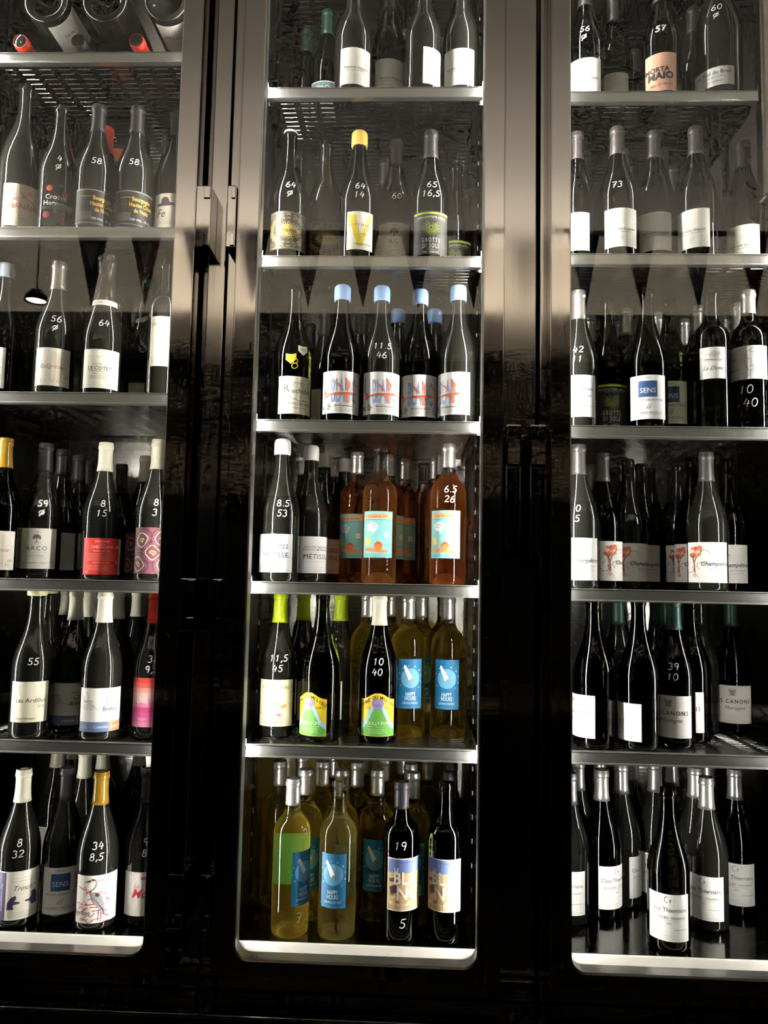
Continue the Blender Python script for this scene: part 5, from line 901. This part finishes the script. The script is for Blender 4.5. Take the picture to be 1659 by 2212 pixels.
 ('R3', 0.7966, 0.0475, 'bord', 'bottlegreen', 'silver', 'woman', -0.514, '10/40', -0.41, 'silver-capped green bottle with label with a woman line drawing marked 10 and 40', None),
 ('R3', 0.501, 0.2109, 'burg', 'black', 'silver', None, -0.223, '', -0.223, 'silver-capped dark bottle behind the dark one with typewriter-lettered white label on the blue-square-label shelf', 'alike silver-capped dark bottles on the blue-square-label shelf'),
 ('R3', 0.517, 0.3447, 'burg', 'black', 'silver', None, -0.216, '', -0.216, 'silver-capped dark bottle behind the dark one with typewriter-lettered white label on the blue-square-label shelf', 'alike silver-capped dark bottles on the blue-square-label shelf'),
 ('R3', 0.5735, 0.1654, 'burg', 'black', 'silver', None, -0.269, '', -0.269, 'silver-capped dark bottle behind the green one with black label with lime sun', 'alike silver-capped dark bottles on the blue-square-label shelf'),
 ('R3', 0.5846, 0.2502, 'burg', 'black', 'silver', None, -0.262, '', -0.262, 'silver-capped dark bottle behind the green one with black label with lime sun', 'alike silver-capped dark bottles on the blue-square-label shelf'),
 ('R3', 0.6539, 0.1945, 'burg', 'black', 'silver', None, -0.306, '', -0.306, 'silver-capped dark bottle behind the green one with white label with blue square', 'alike silver-capped dark bottles on the blue-square-label shelf'),
 ('R3', 0.7285, 0.2363, 'burg', 'black', 'silver', None, -0.337, '', -0.337, 'silver-capped dark bottle behind the green one with white label with blue square', 'alike silver-capped dark bottles on the blue-square-label shelf'),
 ('R3', 0.7266, 0.1472, 'burg', 'black', 'silver', None, -0.352, '', -0.352, 'silver-capped dark bottle behind the green one with high square white label on the blue-square-label shelf', 'alike silver-capped dark bottles on the blue-square-label shelf'),
 ('R3', 0.8109, 0.2135, 'burg', 'black', 'silver', None, -0.382, '', -0.382, 'silver-capped dark bottle behind the green one with high square white label on the blue-square-label shelf', 'alike silver-capped dark bottles on the blue-square-label shelf'),
 ('R3', 0.8099, 0.128, 'burg', 'black', 'silver', None, -0.399, '', -0.399, 'silver-capped dark bottle behind the green one with label with a woman line drawing', None),
 ('R4', 0.4435, 0.06, 'burg', 'black', 'pewter_dk', 'champetre', -0.28, '0/5', -0.21, 'pewter-capped dark bottle with red-tree label marked 0 and 5 on the red-tree-label shelf', None),
 ('R4', 0.52, 0.1688, 'burg', 'olive', 'pewter_dk', 'champetre', 0.773, '', -0.239, 'pewter-capped dark bottle with red-tree label on the red-tree-label shelf', 'alike pewter-capped dark bottles on the red-tree-label shelf'),
 ('R4', 0.5986, 0.2484, 'burg', 'black', 'none', 'champetre', 0.114, '', -0.27, 'uncapped dark bottle with red-tree label on the red-tree-label shelf', 'alike uncapped dark bottles on the red-tree-label shelf'),
 ('R4', 0.6501, 0.3167, 'burg', 'black', 'none', 'champetre', -0.181, '', -0.286, 'uncapped dark back-row bottle with red-tree label on the red-tree-label shelf', 'alike uncapped dark bottles on the red-tree-label shelf'),
 ('R4', 0.692, 0.3912, 'burg', 'black', 'none', None, -0.19, '', -0.295, 'uncapped dark bottle behind the dark one with red-tree label on the red-tree-label shelf', None),
 ('R4', 0.7354, 0.3117, 'burg', 'black', 'none', 'champetre', 0.091, '', -0.328, 'uncapped dark back-row bottle with red-tree label on the red-tree-label shelf', 'alike uncapped dark bottles on the red-tree-label shelf'),
 ('R4', 0.7391, 0.2241, 'burg', 'olive', 'none', 'champetre', -0.519, '', -0.345, 'uncapped dark back-row bottle with red-tree label on the red-tree-label shelf', 'alike uncapped dark bottles on the red-tree-label shelf'),
 ('R4', 0.7385, 0.1382, 'burg', 'black', 'pewter_dk', 'champetre', -0.395, '', -0.36, 'pewter-capped dark bottle with red-tree label on the red-tree-label shelf', 'alike pewter-capped dark bottles on the red-tree-label shelf'),
 ('R4', 0.8242, 0.2318, 'burg', 'olive', 'none', 'champetre', -0.524, '', -0.385, 'uncapped dark bottle with red-tree label on the red-tree-label shelf', 'alike uncapped dark bottles on the red-tree-label shelf'),
 ('R4', 0.5326, 0.3388, 'burg', 'black', 'pewter_dk', None, -0.225, '', -0.225, 'pewter-capped dark bottle behind the dark one with red-tree label on the red-tree-label shelf', 'alike pewter-capped dark bottles on the red-tree-label shelf'),
 ('R4', 0.6032, 0.3882, 'burg', 'black', 'pewter_dk', None, -0.253, '', -0.253, 'pewter-capped dark bottle behind the dark one with red-tree label on the red-tree-label shelf', 'alike pewter-capped dark bottles on the red-tree-label shelf'),
 ('R4', 0.7663, 0.4335, 'burg', 'black', 'pewter_dk', None, -0.323, '', -0.323, 'pewter-capped dark bottle behind the dark one with red-tree label on the red-tree-label shelf', 'alike pewter-capped dark bottles on the red-tree-label shelf'),
 ('R5', 0.4734, 0.0618, 'burg', 'olive', 'none', 'canons', -1.309, '', -0.227, 'uncapped dark bottle with tumbler label on the tumbler-label shelf', 'alike uncapped dark bottles on the tumbler-label shelf'),
 ('R5', 0.5658, 0.0606, 'burg', 'olive', 'none', 'canons_back', -1.014, '', -0.281, 'uncapped dark bottle with small-print back label on the tumbler-label shelf', None),
 ('R5', 0.6465, 0.0888, 'burg', 'olive', 'none_green', 'canons', -0.6, '39/10', -0.321, 'green-capped dark bottle with tumbler label marked 39 and 10 on the tumbler-label shelf', None),
 ('R5', 0.7038, 0.1523, 'burg', 'olive', 'none', 'canons', -0.863, '', -0.34, 'uncapped dark bottle with tumbler label on the tumbler-label shelf', 'alike uncapped dark bottles on the tumbler-label shelf'),
 ('R5', 0.8399, 0.2718, 'burg', 'olive', 'none_green', 'canons', -0.384, '', -0.384, 'green-capped dark bottle with tumbler label on the tumbler-label shelf', None),
 ('R5', 0.5684, 0.2325, 'burg', 'black', 'none_green', None, -0.256, '', -0.256, 'green-capped dark bottle behind the dark one with small-print back label on the tumbler-label shelf', None),
 ('R5', 0.6531, 0.2211, 'burg', 'black', 'none_green', None, -0.302, '', -0.302, 'green-capped dark bottle behind the dark one with tumbler label on the tumbler-label shelf', 'alike green-capped dark bottles on the tumbler-label shelf'),
 ('R5', 0.5038, 0.1765, 'burg', 'black', 'none', None, -0.229, '', -0.229, 'uncapped dark bottle behind the dark one with tumbler label on the tumbler-label shelf', 'alike uncapped dark bottles on the tumbler-label shelf'),
 ('R5', 0.7578, 0.2478, 'burg', 'black', 'none', None, -0.35, '', -0.35, 'uncapped dark bottle behind the dark one with tumbler label on the tumbler-label shelf', 'alike uncapped dark bottles on the tumbler-label shelf'),
 ('R5', 0.6961, 0.307, 'burg', 'black', 'none_green', None, -0.31, '', -0.31, 'green-capped dark bottle behind the dark one with tumbler label on the tumbler-label shelf', 'alike green-capped dark bottles on the tumbler-label shelf'),
 ('R6', 0.4435, 0.156, 'burg', 'black', 'silver', 'thierriere', -0.373, '', -0.198, 'silver-capped dark bottle with typewriter-lettered white label on the typewriter-label fridge floor', 'alike silver-capped dark bottles on the typewriter-label fridge floor'),
 ('R6', 0.5208, 0.1925, 'burg', 'olive', 'silver', 'thierriere', 0.601, '', -0.236, 'silver-capped dark bottle with typewriter-lettered white label on the typewriter-label fridge floor', 'alike silver-capped dark bottles on the typewriter-label fridge floor'),
 ('R6', 0.5803, 0.2539, 'burg', 'black', 'silver', 'thierriere', 1.137, '', -0.26, 'silver-capped dark bottle with typewriter-lettered white label on the typewriter-label fridge floor', 'alike silver-capped dark bottles on the typewriter-label fridge floor'),
 ('R6', 0.6629, 0.2762, 'burg', 'black', 'silver', 'thierriere', -0.647, '', -0.298, 'silver-capped dark back-row bottle with typewriter-lettered white label on the typewriter-label fridge floor', 'alike silver-capped dark bottles on the typewriter-label fridge floor'),
 ('R6', 0.6189, 0.0535, 'burg', 'olive', 'none', 'thierriere', -0.312, '', -0.312, 'uncapped dark bottle with typewriter-lettered white label on the typewriter-label fridge floor', None),
 ('R6', 0.7327, 0.1517, 'burg', 'black', 'silver', 'thierriere', -0.564, '', -0.355, 'silver-capped dark bottle with typewriter-lettered white label on the typewriter-label fridge floor', 'alike silver-capped dark bottles on the typewriter-label fridge floor'),
 ('R6', 0.8255, 0.2324, 'burg', 'olive', 'silver', 'thierriere', -0.385, '', -0.385, 'silver-capped dark back-row bottle with typewriter-lettered white label on the typewriter-label fridge floor', 'alike silver-capped dark bottles on the typewriter-label fridge floor'),
 ('R6', 0.7397, 0.2387, 'burg', 'black', 'silver', None, -0.342, '', -0.342, 'silver-capped dark bottle behind the dark one with typewriter-lettered white label on the typewriter-label fridge floor', 'alike silver-capped dark bottles on the typewriter-label fridge floor'),
 ('R6', 0.4853, 0.2703, 'burg', 'black', 'silver', None, -0.208, '', -0.208, 'silver-capped dark bottle behind the dark one with typewriter-lettered white label on the typewriter-label fridge floor', 'alike silver-capped dark bottles on the typewriter-label fridge floor'),
 ('R6', 0.5518, 0.3346, 'burg', 'black', 'silver', None, -0.235, '', -0.235, 'silver-capped dark bottle behind the dark one with typewriter-lettered white label on the typewriter-label fridge floor', 'alike silver-capped dark bottles on the typewriter-label fridge floor'),
 ('R6', 0.6344, 0.3568, 'burg', 'black', 'silver', None, -0.273, '', -0.273, 'silver-capped dark bottle behind the dark one with typewriter-lettered white label on the typewriter-label fridge floor', 'alike silver-capped dark bottles on the typewriter-label fridge floor'),
 ('R6', 0.721, 0.3389, 'burg', 'black', 'silver', None, -0.317, '', -0.317, 'silver-capped dark bottle behind the dark one with typewriter-lettered white label on the typewriter-label fridge floor', 'alike silver-capped dark bottles on the typewriter-label fridge floor'),
 ('R6', 0.8063, 0.3334, 'burg', 'black', 'silver', None, -0.358, '', -0.358, 'silver-capped dark bottle behind the dark one with typewriter-lettered white label on the typewriter-label fridge floor', 'alike silver-capped dark bottles on the typewriter-label fridge floor'),
]
SHELF_Z = {'L': [2.679, 2.283, 1.923, 1.531, 1.205, .834], 'C': [2.595, 2.221, 1.870, 1.535, 1.210, .834], 'R': [2.583, 2.228, 1.865, 1.533, 1.214, .834]}
for (row, x, y, shape, glass, cap, design, ang, mark, mang, label, group) in BOTTLES:
    z = SHELF_Z[row[0]][int(row[1])-1]+0.0002
    e = bottle(row, x, y, z, shape, glass, cap, design, ang, mark, label, group, 'sparkling_wine_bottle' if shape == 'champ' else 'wine_bottle')
    if mark: add_mark(e, shape, mark, mang)
    if cap == 'foil' and design:
        s = Sheet(); s.rect(-30, 0, 30, 13, 'ebe6da', 0); s.text('JACQUES LASSAIGNE', 0, 4, 5, '77716a')
        nb = obj('neck_label', wrap('neck_label', s, lambda zz: 0.0275-(zz-.20)*.22, 0.200, 0.002, 4.0), e); nb.rotation_euler = (0, 0, ang)
    if cap == 'foil_teal':
        s = Sheet(); s.poly([(-30, 0), (-10, 0), (0, 9), (10, 0), (30, 0), (30, 10), (12, 12), (0, 20), (-12, 12), (-30, 10)], 'ebe6da', 0)
        nb = obj('neck_label', wrap('neck_label', s, lambda zz: 0.0275-(zz-.20)*.22, 0.196, 0.002, 4.0), e); nb.rotation_euler = (0, 0, ang)
        s = Sheet(); s.disc(0, 0, 10, '3d8f92', 0, 20); s.ring(0, 0, 7, .8, '1f5a60'); s.stroke([(-4, -4), (0, 4), (4, -4)], .9, '1f5a60'); s.stroke([(0, 4), (0, -5)], .9, '1f5a60')
        nb = obj('seal', wrap('seal', s, lambda zz: 0.0198, 0.292, 0.0004, 2.0), e); nb.rotation_euler = (0, 0, ang)
    if design == 'rochebin':
        for (u, zz, c, t) in ((14, 142, 'e9e2c8', '8a8470'), (-12, 122, 'e3c92e', 'a08a1c')):
            s = Sheet(); s.poly([(u-11, 22), (u, 20), (u+11, 23), (u+11, 10), (u, 0), (u-11, 9)], c, 0); s.text('2022', u, 11, 6, t, rot=.08)
            nb = obj('shield_sticker', wrap('shield_sticker', s, lambda q: radius_at('burg', q), zz/1000, 0.0006, 3.0, 5.0), e); nb.rotation_euler = (0, 0, ang)
    if mark == '%2/7,5':
        s = Sheet(); s.rect(-36, 0, 36, 96, '4cc4f2', 0); s.lines(-28, 28, 20, 1, 3, 'a8dfe6', 1.2)
        nb = obj('back_label', wrap('back_label', s, lambda q: RAD['bord'], 0.085, 0.0005), e); nb.rotation_euler = (0, 0, mang+math.pi-.25)
# lying bottles on the top shelf, base or neck towards the glass
def lying(x, z, shape, glass, cap, design, base_front, spin, label, group=None):
    e = bottle('L1', x, 0.006 if base_front else 0.0, z, shape, glass, cap, design, spin, '', label, group)
    H = PROF[shape][-1][1]/1000
    if base_front: e.rotation_euler = (-math.pi/2, 0, 0); e.location = (x, 0.006, z)
    else: e.rotation_euler = (math.pi/2, 0, 0); e.location = (x, H+0.035, z)
    return e
Z1 = 2.679
LX = [-0.778, -0.647, -0.516, -0.4445]
for x, c in ((-0.800, 'red'), (-0.668, 'charcoal'), (-0.536, 'red')):
    lying(x, Z1+0.0508, 'mag', 'black', c, None, False, 0, ('red' if c == 'red' else 'charcoal')+'-capped bottle lying neck forward under the large bottles', 'lying bottles with red caps' if c == 'red' else None)
TOPS = [(-0.734, 'nove', 2.35, 'large lying bottle showing its base and a white script label'), (-0.602, None, 0, 'large lying bottle showing its base without a label'), (-0.4635, 'lorgeril', 3.0, 'large lying bottle showing its base beside the fridge post')]
for x, dsg, sp, lb in TOPS:
    lying(x, Z1+0.1275, 'mag', 'black', 'none', dsg, True, sp, lb)
